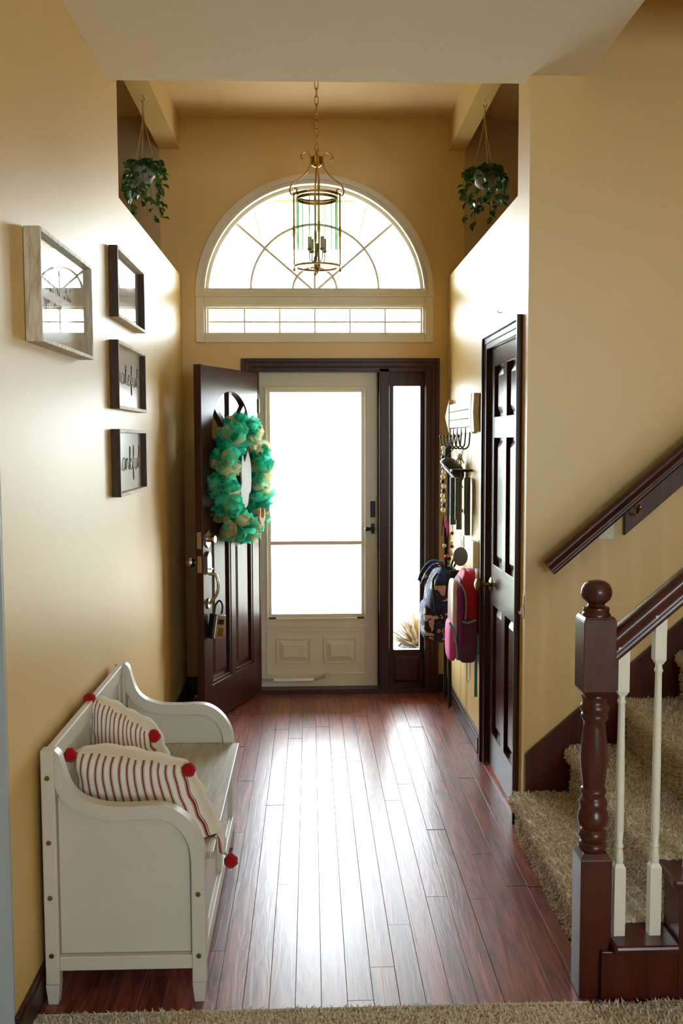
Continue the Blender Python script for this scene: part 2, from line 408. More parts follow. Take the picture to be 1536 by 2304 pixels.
o = box(-3.4, L-.0005, 2.53, 2.64, 0, HC).build('wall_side_room', 'blue_grey_paint'); tag(o, 'pale blue-grey wall beside the hall opening', kind='structure')
# alcoves above the closets
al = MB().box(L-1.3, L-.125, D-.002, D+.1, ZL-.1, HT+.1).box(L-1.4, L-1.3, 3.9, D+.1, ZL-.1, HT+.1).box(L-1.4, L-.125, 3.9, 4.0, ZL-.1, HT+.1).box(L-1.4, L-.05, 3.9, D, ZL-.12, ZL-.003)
o = al.build('wall_alcove_left', 'shaded_wall_paint'); tag(o, 'alcove above the left hall ledge, shade toned into its paint', kind='structure')
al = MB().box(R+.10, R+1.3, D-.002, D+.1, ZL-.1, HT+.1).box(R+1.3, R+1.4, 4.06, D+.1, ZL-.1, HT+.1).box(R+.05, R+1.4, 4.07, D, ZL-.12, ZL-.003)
o = al.build('wall_alcove_right', 'shaded_wall_paint'); tag(o, 'alcove above the right hall ledge, shade toned into its paint', kind='structure')
# ceilings
o = MB().box(-3.4, 1.10, -3.5, 4.03, HC, HC+.12).box(1.10, 3.2, -3.5, 2.98, HC, HC+.12).box(L, R, 3.96, 4.029, HC+.05, HT+.1).build('ceiling', 'ceiling_paint'); tag(o, 'flat off-white ceiling of the hall', kind='structure')
o = box(L-1.4, R+1.4, 4.0, D+.16, HT, HT+.1).build('ceiling_foyer', 'tray_ceiling_paint'); tag(o, 'higher tan ceiling over the entry', kind='structure')
o = MB().box(1.0, 1.10, 2.70, YW, HC+.02, 5.9).box(1.10, 4.2, 2.88, 2.98, HC+.02, 5.9).box(4.1, 4.2, 2.6, YW+.1, 0, 5.9).build('wall_stairwell', 'wall_paint'); tag(o, 'upper stairwell walls around the ceiling opening', kind='structure')
o = box(1.0, 4.2, 2.6, YW+.1, 5.9, 6.0).build('ceiling_stairwell', 'ceiling_paint'); tag(o, 'ceiling high above the stairs', kind='structure')
# room behind the camera
rw = MB().holed(rect(-3.5, 3.3, 0, HC+.1), [rect(1.35, 2.65, 1.15, 2.35)], 'y', -3.6, -3.48)
o = rw.build('wall_rear', 'blue_grey_paint'); tag(o, 'room wall with a window facing the hall', kind='structure')
o = MB().box(-3.5, -3.4, -3.5, 2.6, 0, HC).build('wall_room_left', 'blue_grey_paint', kind='structure')
o = MB().box(3.2, 3.3, -3.5, 2.7, 0, HC).box(3.2, 4.2, 2.58, 2.7, 0, HC).build('wall_room_right', 'wall_paint', kind='structure')
for i, x in enumerate((2.0,)):
    f = frame_boxes(MB(), 'y', -3.6, -3.44, x-.70, x+.70, 1.10, 2.40, .07).box(x-.02, x+.02, -3.56, -3.5, 1.15, 2.35).build('window_%d' % (5+i), 'window_paint', kind='structure')
    box(x-.65, x+.65, -3.545, -3.54, 1.15, 2.35).build('pane', 'pane_glass', f)

# ---- baseboards and casings
def base(name, mb): return mb.build(name, 'dark_wood', bev=.004, kind='structure')
base('baseboard_left', MB().box(L, L+.014, 2.53, D, 0, .085).box(L, L+.010, 2.53, D, .085, .105))
base('baseboard_right', MB().box(R-.014, R, 4.97, D, 0, .085).box(R-.010, R, 4.97, D, .085, .105))
base('baseboard_back', MB().box(L, -.46, D-.014, D, 0, .12).box(.82, R, D-.014, D, 0, .12))

def casing(mb, axis, side, u0, u1, z1, w, z0=0.0):
    # stepped moulding around an opening: side = (inner, outer) offsets per step
    for (a, b, d) in ((0, w*.34, .012), (w*.34, w*.40, .016), (w*.40, w*.72, .014), (w*.72, w, .024)):
        s0, s1 = side(0), side(d)
        mb.prism(rect(u0-b, u0-a, z0, z1+b), axis, s0, s1); mb.prism(rect(u1+a, u1+b, z0, z1+b), axis, s0, s1)
        mb.prism(rect(u0-a, u1+a, z1+a, z1+b), axis, s0, s1)
    return mb
tr = casing(MB(), 'y', lambda d: D-d, -.345, .735, 2.062, .085)
o = tr.build('trim_1', 'dark_wood', bev=.002); tag(o, 'dark brown moulded casing around the front door', kind='structure')
tr = casing(MB(), 'x', lambda d: R-d, 4.11, 4.80, 2.075, .075)
o = tr.build('trim_2', 'dark_wood', bev=.002); tag(o, 'dark brown moulded casing around the closet door', kind='structure')
# jamb and mullion of the front door
jb = MB().box(-.36, -.322, D-.004, D+.155, .02, 2.085).box(-.36, .765, D-.004, D+.155, 2.066, 2.09).box(.437, .503, D-.012, D+.155, .02, 2.085).box(.73, .765, D-.004, D+.155, .02, 2.085).box(.437, .45, D-.02, D+.1, .02, 2.07)
o = jb.build('trim_3', 'dark_wood', bev=.003); tag(o, 'dark brown door jamb with mullion beside the storm door', kind='structure')

# ---- sidelight
sl = thing('window_3', 'narrow full-height sidelight in dark wood', None, (.62, D, 0), kind='structure')
mb = MB().holed(rect(.503, .732, .02, 2.07), [rect(.533, .703, .274, 1.975)], 'y', D+.03, D+.075)
mb.build('frame', 'dark_wood', sl, bev=.004)
box(.533, .703, D+.05, D+.054, .27, 1.98).build('pane', 'pane_glass', sl)
MB().taper(.53, .705, .06, .235, 0, .008, .02, .02).xf(Matrix(((1,0,0,0),(0,0,-1,D+.03),(0,1,0,0),(0,0,0,1)))).build('panel', 'dark_wood', sl)

# ---- arched window with transom
wa = thing('window_1', 'half-round fanlight window with sunburst muntins', None, (AX, D, AZ), kind='structure')
N = 48
prof = [(.745, .728, .030), (.728, .712, .034), (.712, .700, .016), (.700, .688, .024), (.688, .668, -.035)]
for ro, ri, pr in prof:
    MB().band(arc(AX, AZ, ro, 0, 180, N), arc(AX, AZ, ri, 0, 180, N), 'y', D-pr, D+.12, closed=False).build('arch_moulding', 'window_paint', wa, smooth=35)
MB().box(AX-.745, AX+.745, D-.022, D+.12, AZ-.004, AZ+.014).box(AX-.71, AX+.71, D-.012, D+.12, AZ+.014, 2.583).build('bottom_rail', 'window_paint', wa, bev=.003)
gl = [(AX-.667, 2.58), (AX+.667, 2.58)]+[p for p in arc(AX, AZ, .672, 4.2, 175.8, 40)]
MB().prism(gl, 'y', D+.07, D+.075).build('pane', 'pane_glass', wa)
MBM = lambda pts, r=.0085: MB().tube([(p[0], D+.058, p[1]) for p in pts], r, 8)
for ang in (43, 90, 137):
    e = (AX+.675*cos(radians(ang)), AZ+.675*sin(radians(ang)))
    st = (AX+.02*cos(radians(ang)), 2.583)
    if ang == 90: MBM([(AX, 2.583), (AX, 2.583+.16)]).build('muntin', 'window_paint', wa); continue
    MBM([st, e]).build('muntin', 'window_paint', wa)
for rr in (.138, .404):
    MBM([p for p in arc(AX, 2.583, rr, 0, 180, 30)]).build('muntin', 'window_paint', wa, smooth=40)
wt = thing('window_2', 'long low transom window of twelve small panes', None, (AX, D, 2.25), kind='structure')
frame_boxes(MB(), 'y', D-.020, D+.12, AX-.745, AX+.745, 2.246, AZ-.004, .054).build('outer_frame', 'window_paint', wt, bev=.004)
frame_boxes(MB(), 'y', D-.008, D+.12, AX-.695, AX+.695, 2.292, 2.483, .016).build('inner_frame', 'window_paint', wt, bev=.002)
frame_boxes(MB(), 'y', D+.03, D+.12, AX-.680, AX+.680, 2.300, 2.470, .012).build('stop', 'window_paint', wt)
box(AX-.68, AX+.68, D+.068, D+.072, 2.295, 2.48).build('pane', 'pane_glass', wt)
for k in range(1, 6):
    x = AX-.668+k*1.336/6; box(x-.0055, x+.0055, D+.048, D+.068, 2.31, 2.462).build('muntin', 'window_paint', wt)
zc = 2.381; box(AX-.668, AX+.668, D+.05, D+.067, zc-.005, zc+.005).build('muntin', 'window_paint', wt)

# ---- storm door
sd = thing('door_2', 'cream storm door with two glass panes and two raised panels', None, (.05, D+.08, 0), kind='structure')
Y0 = D+.075
mb = MB().holed(rect(-.333, .436, .028, 2.065), [rect(-.275, .348, .486, 1.960)], 'y', Y0, Y0+.035)
mb.build('slab', 'storm_paint', sd, bev=.003)
frame_boxes(MB(), 'y', Y0-.010, Y0+.02, -.290, .362, .470, 1.975, .012).build('glass_frame', 'storm_paint', sd, bev=.002)
frame_boxes(MB(), 'y', Y0+.006, Y0+.03, -.275, .348, .486, 1.960, .020).build('sash', 'storm_paint', sd, bev=.002)
box(-.258, .331, Y0+.004, Y0+.03, .958, .982).build('cross_bar', 'storm_paint', sd, bev=.002)
box(-.258, .331, Y0+.016, Y0+.020, .50, .96).build('pane', 'pane_glass', sd)
box(-.258, .331, Y0+.016, Y0+.020, .98, 1.945).build('pane', 'pane_glass', sd)
frame_boxes(MB(), 'y', Y0-.006, Y0+.01, -.290, .362, .105, .400, .010).build('kick_panel_moulding', 'storm_paint', sd, bev=.002)
box(-.290, .362, Y0-.008, Y0+.01, .415, .432).build('ledge_moulding', 'storm_paint', sd, bev=.002)
for (a, b) in ((-.226, -.002), (.082, .296)):
    z0, z1 = .182, .350
    frame_boxes(MB(), 'y', Y0-.010, Y0+.005, a, b, z0, z1, .010).build('panel_moulding', 'storm_paint', sd, bev=.002)
    g = MB().taper(a+.010, b-.010, z0+.010, z1-.010, 0, .014, .036, .036).xf(Matrix(((1,0,0,0),(0,0,-1,Y0),(0,1,0,0),(0,0,0,1))))
    g.build('raised_panel', 'storm_paint', sd)
for x0 in (-.272, .30):
    box(x0, x0+.045, Y0-.012, Y0, .476, .486).build('latch_clip', 'black_rubber', sd, label='small black glass retainer clip')
mb = MB().tube([(-.245, Y0-.028, .078), (.014, Y0-.028, .078)], .014, 12)
mb.build('closer_tube', 'white_plastic', sd, smooth=40); MB().tube([(.014, Y0-.028, .078), (.10, Y0-.024, .102)], .005, 8).box(-.31, -.245, Y0-.03, Y0, .070, .086).box(.09, .115, Y0-.03, Y0, .09, .115).build('closer_rod', 'nickel', sd)
box(.388, .418, Y0-.016, Y0, 1.135, 1.24).build('deadbolt', 'dark_metal', sd, bev=.004)
MB().box(.392, .414, Y0-.02, Y0, 1.03, 1.095).tube([(.41, Y0-.035, 1.062), (.365, Y0-.04, 1.062)], .011, 10).tube([(.403, Y0-.04, 1.062), (.403, Y0, 1.062)], .012, 10).ball((.362, Y0-.04, 1.062), .015, 10, 8).build('handle', 'dark_metal', sd, smooth=40)
# sticker on the lower pane: four-lobed cross badge
st = MB(); cx, cz = -.197, .560
for q in range(4):
    a0 = q*90+45
    pts = [(cx, cz)]+arc(cx, cz, .050, a0+14, a0+76, 8)
    st.prism(pts, 'y', Y0+.0125, Y0+.0135)
st.build('badge_sticker', 'sticker', sd, label='pale round badge sticker on the glass')
ri = MB()
for a0, a1, r0, r1 in ((40, 140, .030, .038), (215, 325, .030, .033), (215, 325, .038, .041)):
    ri.band(arc(cx, cz, r1, a0, a1, 16), arc(cx, cz, r0, a0, a1, 16), 'y', Y0+.0118, Y0+.0124, closed=False)
ri.tube([(cx-.022, Y0+.012, cz+.02), (cx+.018, Y0+.012, cz-.02)], .0012, 4)
ri.build('badge_print', 'sticker_print', sd)

# ---- front door leaf (open inward)
A = radians(20); HX, HY = -.327, 6.20; LW = .80
dvec = Vector((-sin(A), -cos(A), 0)); nvec = Vector((cos(A), -sin(A), 0))
ML = Matrix(((dvec.x, nvec.x, 0, HX), (dvec.y, nvec.y, 0, HY), (0, 0, 1, 0), (0, 0, 0, 1)))
fd = thing('door_1', 'dark brown front door standing open with arched glass', None, M=ML, kind='structure')
hw, hc = .262, .40
arch = [(hc-hw, 1.645), (hc+hw, 1.645)]+[(hc+hw*cos(t), 1.70+.222*sin(t)) for t in [pi*i/24 for i in range(25)]]
pan = [(.105, .375, .235, 1.165), (.430, .700, .235, 1.165)]
mb = MB().holed(rect(.003, LW, .025, 2.055), [arch]+[rect(*p) for p in pan], 'y', -.045, 0)
mb.build('slab', 'dark_wood', fd, bev=.003, local=True)
MB().prism(arch, 'y', -.025, -.021).build('pane', 'pane_glass', fd, local=True)
for (a, b) in (((hc, 1.645), (hc, 1.92)), ((hc, 1.66), (hc+.21, 1.835)), ((hc, 1.66), (hc-.21, 1.835))):
    d = Vector((b[0]-a[0], b[1]-a[1])); n_ = Vector((-d.y, d.x)).normalized()*.021
    MB().prism([(a[0]+n_.x, a[1]+n_.y), (a[0]-n_.x, a[1]-n_.y), (b[0]-n_.x, b[1]-n_.y), (b[0]+n_.x, b[1]+n_.y)], 'y', -.040, -.006).build('muntin', 'dark_wood', fd, local=True, bev=.002)
io = [(hc+(p[0]-hc)*1.0, p[1]) for p in arch]
for (a, b, z0, z1) in pan:
    frame_boxes(MB(), 'y', -.036, -.004, a, b, z0, z1, .020).build('panel_moulding', 'dark_wood', fd, local=True, bev=.004)
    MB().taper(a+.02, b-.02, z0+.02, z1-.02, 0, .016, .045, .045).xf(Matrix(((1,0,0,0),(0,0,1,-.026),(0,1,0,0),(0,0,0,1)))).box(a, b, -.034, -.026, z0, z1).build('panel', 'dark_wood', fd, local=True)
U0 = .745
mb = MB().prism([(U0-.03, 1.055), (U0+.03, 1.055), (U0+.03, 1.11), (U0, 1.135), (U0-.03, 1.11)], 'y', 0, .008)
mb.prism([(U0-.03, 1.055), (U0, 1.030), (U0+.03, 1.055)], 'y', 0, .008)
mb.tube([(U0, .005, 1.082), (U0, .045, 1.082)], .018, 16).tube([(U0, .045, 1.082), (U0, .05, 1.082)], .021, 16).build('deadbolt', 'nickel', fd, smooth=40, bev=0, local=True)
hd = MB().prism([(U0-.026, .885), (U0+.026, .885), (U0+.026, .985), (U0, 1.012), (U0-.026, .985)], 'y', 0, .014)
hd.tube(bez([(U0, .008, .885), (U0, .05, .878), (U0, .066, .83), (U0, .055, .77), (U0, .008, .715)], 6), [.009]*25, 10).box(U0-.012, U0+.012, .014, .03, .91, .918)
hd.prism([(U0-.016, .70), (U0, .685), (U0+.016, .70), (U0+.016, .73), (U0, .745), (U0-.016, .73)], 'y', 0, .008)
hd.build('handle_set', 'nickel', fd, smooth=40, local=True)
for z in (1.03, .895):
    MB().box(LW-.001, LW+.0015, -.036, -.010, z, z+.095).build('latch_plate', 'nickel', fd, local=True, bev=.001)
MB().tube([(U0, -.045, .945), (U0, -.085, .945)], .010, 12).ball((U0, -.105, .945), .030, 18, 12).build('knob', 'nickel', fd, smooth=50, local=True)
for z in (.25, 1.05, 1.85):
    MB().tube([(-.004, .004, z-.045), (-.004, .004, z+.045)], .006, 10).build('hinge', 'antique_brass', fd, smooth=40, local=True)

# ---- closet door
cd = thing('door_3', 'dark glossy six-panel closet door', None, (R+.02, 4.455, 0), kind='structure')
pans = []
for (y0, y1) in ((4.20, 4.415), (4.495, 4.71)):
    pans += [(y0, y1, 1.745, 1.985), (y0, y1, 1.03, 1.645), (y0, y1, .19, .83)]
mb = MB().holed(rect(4.113, 4.797, .012, 2.072), [rect(*p) for p in pans], 'x', R+.012, R+.05)
mb.build('slab', 'closet_wood', cd, bev=.002)
for p in pans:
    a, b, z0, z1 = p
    MB().taper(a+.016, b-.016, z0+.016, z1-.016, 0, .012, .03, .03).xf(Matrix(((0,0,-1,R+.034),(1,0,0,0),(0,1,0,0),(0,0,0,1)))).box(R+.034, R+.045, a, b, z0, z1).build('panel', 'closet_wood', cd)
MB().box(R-.006, R+.1, 4.098, 4.113, 0, 2.09).box(R-.006, R+.1, 4.797, 4.812, 0, 2.09).box(R-.006, R+.1, 4.098, 4.812, 2.074, 2.09).build('jamb', 'closet_wood', cd)
for z in (.19, .98, 1.75):
    MB().tube([(R+.006, 4.112, z), (R+.006, 4.112, z+.095)], .006, 10).box(R+.009, R+.013, 4.112, 4.135, z, z+.095).build('hinge', 'antique_brass', cd, smooth=40)
kb = MB().lathe([(a_*1.12, b_*1.12) for a_, b_ in ((.032, 0), (.032, .004), (.022, .009), (.011, .012), (.010, .034), (.016, .040), (.027, .050), (.029, .060), (.024, .070), (.010, .076))], seg=20)
kb.xf(Matrix(((0,0,-1,R+.012),(1,0,0,4.745),(0,1,0,.925),(0,0,0,1)))).build('knob', 'antique_brass', cd, smooth=40)

# ================================================================== STAIRS
RUN, RISE, X1, Z1 = .225, .195, .825, .18
st = thing('staircase', 'carpeted stairs climbing to the right behind the newel post', None, (X1, 2.8, 0), kind='structure')
NS = 11; YF, YB = 2.835, YW-.022
pile_pts = []
for k in range(NS):
    xn, z = X1+k*RUN, Z1+k*RISE; zb = 0 if k == 0 else z-RISE; xe = xn+RUN+.03
    pr = [(xe, zb-.02 if k else 0), (xn+.025, zb-.02 if k else 0), (xn+.022, z-.06)]+[(xn+.024-.03*sin(t)*1.0, z-.03-.03*cos(t)) for t in [pi*i/8 for i in range(9)]]+[(xe, z)]
    # rounded nosing profile extruded across the stair
    MB().prism(pr, 'y', YF, YB).build('step', 'carpet', st, smooth=40)
    if k < 5:
        for i in range(int(9500*(1 if k < 2 else .75))):
            y = random.uniform(YF, YB); u = random.random()
            if u < .46:   # riser
                zz = random.uniform(max(zb, 0), z-.045); pile_pts.append(((xn+.022, y, zz), (-1, 0, .15)))
            elif u < .62:
                t = random.uniform(.1, pi); pile_pts.append(((xn+.024-.03*sin(t), y, z-.03-.03*cos(t)), (-sin(t), 0, -cos(t)+.2)))
            else: pile_pts.append(((random.uniform(xn+.02, xn+RUN+.02), y, z), (0, 0, 1)))
        for i in range(500):
            zz = random.uniform(zb, z); pile_pts.append(((xn+random.uniform(.02, .2), YF, zz), (-.3, -1, .3)))
    # wooden outer end of the step
    if k < 7:
        xa = xn+(.045 if k == 0 else -.012)
        MB().box(xa, xn+RUN+.015, 2.690, YF+.01, z-.030, z-.004).build('tread_end', 'mahogany', st, bev=.009)
        MB().box(xn+.015, xn+RUN+.015, 2.715, YF+.005, 0, z-.030).build('stringer_block', 'mahogany', st, bev=.002)
def pile(name, pts, mat, ln, parent=None, wdt=.0022, seed=1):
    rnd = random.Random(seed); v = []; f = []
    for p, n in pts:
        n = Vector(n).normalized(); p = Vector(p)
        a = Vector((rnd.uniform(-1, 1), rnd.uniform(-1, 1), rnd.uniform(-1, 1))); a = (a-n*a.dot(n)).normalized(); b = n.cross(a)
        l = ln*rnd.uniform(.6, 1.2); w_ = wdt*rnd.uniform(.7, 1.3); k = len(v)
        m1 = p+n*l*.6+a*l*.25; tp = p+n*l*.85+a*l*.8
        v += [p-b*w_, p+b*w_, m1+b*w_, m1-b*w_, tp]; f += [(k, k+1, k+2, k+3), (k+3, k+2, k+4)]
    me = bpy.data.meshes.new(name)
    if parent is not None: v = [tuple(WM[parent].inverted() @ q) for q in v]
    me.from_pydata([tuple(q) for q in v], [], f); o = link(name, me, mat, parent); o['kind'] = 'stuff'; return o
pile('carpet_pile', pile_pts, 'carpet', .014, st, seed=3)
fp = []
for i in range(26000):
    x = random.uniform(-.95, 1.75); y = random.uniform(2.25, 2.70)
    if x < L+.01 and y > 2.52: continue
    fp.append(((x, min(y, 2.69), .005), (0, .1 if y > 2.68 else 0, 1)))
o = pile('carpet_pile', fp, 'carpet', .016, seed=4); tag(o, 'shaggy grey-beige carpet pile in front of the hardwood floor', 'carpet', kind='stuff')
MB().tube([(L+.02, 2.692, .006), (.80, 2.700, .006)], .006, 6).build('carpet_binding', 'carpet', cf)
SL = RISE/RUN
z_sk = lambda x: .345+(x-.885)*SL
o = MB().prism([(R+.004, .0), (R+.004, z_sk(R)), (R+.03, z_sk(R+.03)), (4.0, z_sk(4.0)), (4.0, 0)], 'y', YW-.02, YW).build('skirt_board', 'mahogany', st, bev=.004)

# wall handrail
hr = thing('wall_handrail', 'dark wooden handrail fixed along the stair wall', 'handrail', (1.2, YW-.07, 1.3))
dv = Vector((1, 0, .862)).normalized(); up = Vector((-dv.z, 0, dv.x))
def rail_prof(scale=1.0):
    half = [(0, -.032), (.020, -.032), (.026, -.029), (.028, -.022), (.025, -.015), (.0225, -.008), (.026, 0), (.031, .008), (.0325, .016), (.030, .024), (.024, .030), (.014, .0335), (0, .035)]
    return half+[(-a, b) for a, b in reversed(half[1:-1])]
def sweep_rail(p0, ln, scale=1.0):
    pr = rail_prof(); n = len(pr); P0 = Vector(p0); vs = []
    for t in (0, ln):
        vs += [P0+dv*t+Vector((0, 1, 0))*a*scale+up*b*scale for a, b in pr]
    fs = [tuple(range(n)), tuple(range(2*n-1, n-1, -1))]+[(i, (i+1) % n, n+(i+1) % n, n+i) for i in range(n)]
    return MB().add(vs, fs)
P = Vector((.952, YW-.075, 1.122))
sweep_rail(P, 3.0, .98).build('rail', 'mahogany', hr, smooth=50)
zt = lambda x: P.z+(x-P.x)*.862
MB().prism([(1.275, zt(1.275)-.155), (1.275, zt(1.275)-.02), (3.4, zt(3.4)-.02), (3.4, zt(3.4)-.155)], 'y', YW-.022, YW).build('backing_board', 'mahogany', hr, bev=.003)
for bx in (1.30, 2.3):
    MB().tube(bez([(bx+.035, YW-.024, zt(bx)-.06), (bx+.02, YW-.05, zt(bx)-.085), (bx, YW-.07, zt(bx)-.085), (bx, YW-.075, zt(bx)-.035)], 5), .005, 8).ball((bx+.035, YW-.024, zt(bx)-.06), .011, 10, 6).build('bracket', 'brass', hr, smooth=40)

# light switch on stair wall
sw = thing('light_switch', 'white rocker light switch below the wall handrail', 'light switch', (1.205, YW, 1.27))
box(1.171, 1.239, YW-.007, YW, 1.228, 1.345).build('plate', 'white_plastic', sw, bev=.003)
box(1.188, 1.222, YW-.011, YW-.006, 1.252, 1.320).build('rocker', 'white_plastic', sw, bev=.002)
MB().tube([(1.205, YW-.009, 1.238), (1.205, YW-.006, 1.238)], .003, 8).build('screw', 'antique_brass', sw)

# balustrade
bl = thing('stair_railing', 'mahogany newel post and handrail with white turned balusters', 'railing', (.83, 2.785, 0))
NX, NY, HWD = .8265, 2.782, .046
nw = thing
mb = MB().box(NX-HWD, NX+HWD, NY-HWD, NY+HWD, 0, .415).taper(NX-HWD, NX+HWD, NY-HWD, NY+HWD, .415, .432, .012, .012)
newel = mb.build('newel_post', 'mahogany', bl, bev=.002)
turn = [(.034, .428), (.040, .440), (.040, .450), (.033, .458), (.037, .468), (.041, .478), (.036, .490), (.031, .497), (.042, .512), (.044, .527), (.041, .546), (.036, .556), (.038, .566), (.040, .576), (.034, .586), (.031, .596), (.036, .606), (.036, .614), (.030, .620), (.035, .66), (.0385, .70), (.036, .75), (.031, .80), (.0295, .815), (.034, .822), (.038, .830), (.037, .838), (.034, .842), (.040, .852), (.041, .862), (.036, .870), (.033, .880), (.037, .888), (.038, .896), (.034, .902)]
MB().lathe([(a*1.04, b) for a, b in turn], (NX, NY, 0), 32).build('turned_shaft', 'mahogany', newel, smooth=50)
UB = .0475
MB().taper(NX-UB+.014, NX+UB-.014, NY-UB+.014, NY+UB-.014, .892, .9, 0, 0).taper(NX-UB, NX+UB, NY-UB, NY+UB, .912, .89, .014, .014).box(NX-UB, NX+UB, NY-UB, NY+UB, .912, 1.118).taper(NX-UB, NX+UB, NY-UB, NY+UB, 1.118, 1.130, .006, .006).build('upper_block', 'mahogany', newel, bev=.002)
MB().lathe([(.040, 1.126), (.041, 1.134), (.036, 1.140), (.038, 1.146), (.037, 1.153), (.026, 1.157), (.0235, 1.163), (.030, 1.168), (.040, 1.178), (.0445, 1.193), (.043, 1.208), (.036, 1.221), (.024, 1.229), (.008, 1.232)], (NX, NY, 0), 32).build('ball_finial', 'mahogany', newel, smooth=50)
q = Vector((NX+.035, NY, 1.025))
sweep_rail(q, 3.2, 1.12).build('handrail', 'mahogany', bl, smooth=50)
zr = lambda x: q.z+(x-q.x)*.862-.042
for k in range(16):
    bx = .903+k*.1065; step = int((bx-X1+.012)/RUN); zb = Z1+step*RISE-.004; zt_ = zr(bx)+.02; h = .0165
    if bx > X1+6*RUN: break
    sq1, sq2 = (zb+.205 if step == 0 else zb+.2), zt_-.13
    MB().box(bx-h, bx+h, NY-h-.01, NY+h-.01, zb, sq1).taper(bx-h, bx+h, NY-h-.01, NY+h-.01, sq1, sq1+.012, .006, .006).lathe([(.010, sq1+.008), (.0125, sq1+.014), (.0135, sq1+.026), (.0115, sq1+.046), (.009, sq1+.056), (.0125, sq1+.060), (.0125, sq1+.065), (.0095, sq1+.070), (.0125, sq1+.11), (.0122, (sq1+sq2)/2), (.0098, sq2-.05), (.0098, sq2-.04), (.0125, sq2-.036), (.0125, sq2-.030), (.0098, sq2-.026), (.0098, sq2-.008)], (bx, NY-.01, 0), 16).taper(bx-h, bx+h, NY-h-.01, NY+h-.01, sq2, sq2-.014, .007, .007).box(bx-h, bx+h, NY-h-.01, NY+h-.01, sq2, zt_).build('baluster', 'white_paint', bl, smooth=35)

# ================================================================== BENCH
bn = thing('storage_bench', 'off-white wooden storage bench with scrolled arms against the wall', 'bench', (-.54, 3.31, 0))
XB, XF = -.776, -.312
cur = [(-.736, .757), (-.722, .742), (-.712, .705), (-.694, .652), (-.664, .618), (-.617, .598), (-.573, .591), (-.506, .590), (-.461, .592), (-.420, .588), (-.385, .572), (-.352, .543), (-.328, .505), (-.316, .470), (-.312, .433)]
curs = [tuple(p) for p in bez([(x, z, 0) for x, z in cur], 4)]; curs = [(p[0], p[1]) for p in curs]
def inner(pts, d):
    out = []
    for i, p in enumerate(pts):
        a = pts[max(i-1, 0)]; b = pts[min(i+1, len(pts)-1)]; t = Vector((b[0]-a[0], b[1]-a[1])).normalized()
        out.append((p[0]+t.y*d, p[1]-t.x*d))
    return out
inn = inner(curs, .040)
k0 = max(i for i, p in enumerate(inn) if p[0] < -.735)+1 if any(p[0] < -.735 for p in inn) else 0
k1 = max(i for i in range(len(inn)) if inn[i][0] < -.352)
for side, (ya, yb) in enumerate(((2.757, 2.797), (3.835, 3.875))):
    e = MB().box(XB, -.736, ya, yb, .06, .757).build('back_post', 'bench_paint', bn, bev=.004)
    MB().taper(XB, -.736, ya, yb, .06, 0, .006, .004).build('foot', 'bench_paint', e)
    MB().band(curs, [(min(max(p[0], -.736), -.352), p[1]) for p in inn], 'y', ya, yb, closed=False).build('arm', 'bench_paint', bn, smooth=40, bev=.003)
    e = MB().box(-.352, XF, ya, yb, .06, .433).build('front_leg', 'bench_paint', bn, bev=.003)
    MB().taper(-.352, XF, ya, yb, .06, 0, .006, .004).build('foot', 'bench_paint', e)
    body = [(-.745, .12)]+[(-.345, .12), (-.345, .46)]+[(min(max(p[0], -.745), -.345), p[1]+.004) for p in reversed(inn)]+[(-.745, .70)]
    MB().prism(body, 'y', ya+.017, yb-.017).build('side_panel', 'bench_paint', bn)
    gpts = [(p[0], p[1]) for p in inn if -.733 < p[0] < -.355]
    for yg in (ya+.0165, yb-.0165):
        MB().tube([(-.734, yg, .146)]+[(-.734, yg, gpts[0][1]-.02)]+[(p[0], yg, p[1]-.001) for p in gpts]+[(-.354, yg, gpts[-1][1]-.03), (-.354, yg, .146), (-.734, yg, .146)], .0022, 5).build('glaze_line', 'bench_glaze', bn)
    box(-.736, -.352, ya+.004, yb-.004, .100, .142).build('bottom_rail', 'bench_paint', bn, bev=.003)
    yo = ya-.001 if side == 0 else yb+.001; sg = -1 if side == 0 else 1
    for (x, z) in ((-.757, .676), (-.757, .486), (-.757, .322), (-.757, .149), (-.332, .326), (-.332, .141)):
        MB().tube([(x, yo, z), (x, yo+sg*.003, z)], [.0075, .0065], 14).tube([(x, yo+sg*.003, z), (x, yo+sg*.0045, z)], [.003, .002], 8).build('bolt_cap', 'antique_brass', bn, smooth=40)
box(-.766, -.744, 2.79, 3.84, .70, .757).build('top_rail', 'bench_paint', bn, bev=.004)
box(-.766, -.744, 2.79, 3.84, .40, .46).build('back_rail', 'bench_paint', bn, bev=.003)
for (a, b) in ((2.797, 2.85), (3.29, 3.345), (3.782, 3.836)):
    box(-.766, -.746, a, b, .45, .705).build('back_stile', 'bench_paint', bn, bev=.002)
box(-.764, -.753, 2.80, 3.83, .12, .705).build('back_panel', 'bench_paint', bn)
box(-.748, -.290, 2.799, 3.833, .412, .434).build('seat', 'bench_seat_paint', bn, bev=.003)
for (a, b) in ((2.799, 2.85), (3.29, 3.345), (3.782, 3.833)):
    box(-.332, -.314, a, b, .10, .412).build('front_stile', 'bench_paint', bn, bev=.002)
for (z0, z1) in ((.10, .15), (.372, .412)):
    box(-.331, -.313, 2.80, 3.833, z0, z1).build('front_rail', 'bench_paint', bn, bev=.002)
for (a, b) in ((2.85, 3.29), (3.345, 3.782)):
    box(-.340, -.328, a, b, .15, .372).build('front_panel', 'bench_paint', bn)
    frame_boxes(MB(), 'x', -.330, -.322, a, b, .15, .372, .012).build('panel_moulding', 'bench_paint', bn, bev=.002)
box(-.74, -.335, 2.80, 3.83, .10, .115).build('bottom_board', 'bench_paint', bn)

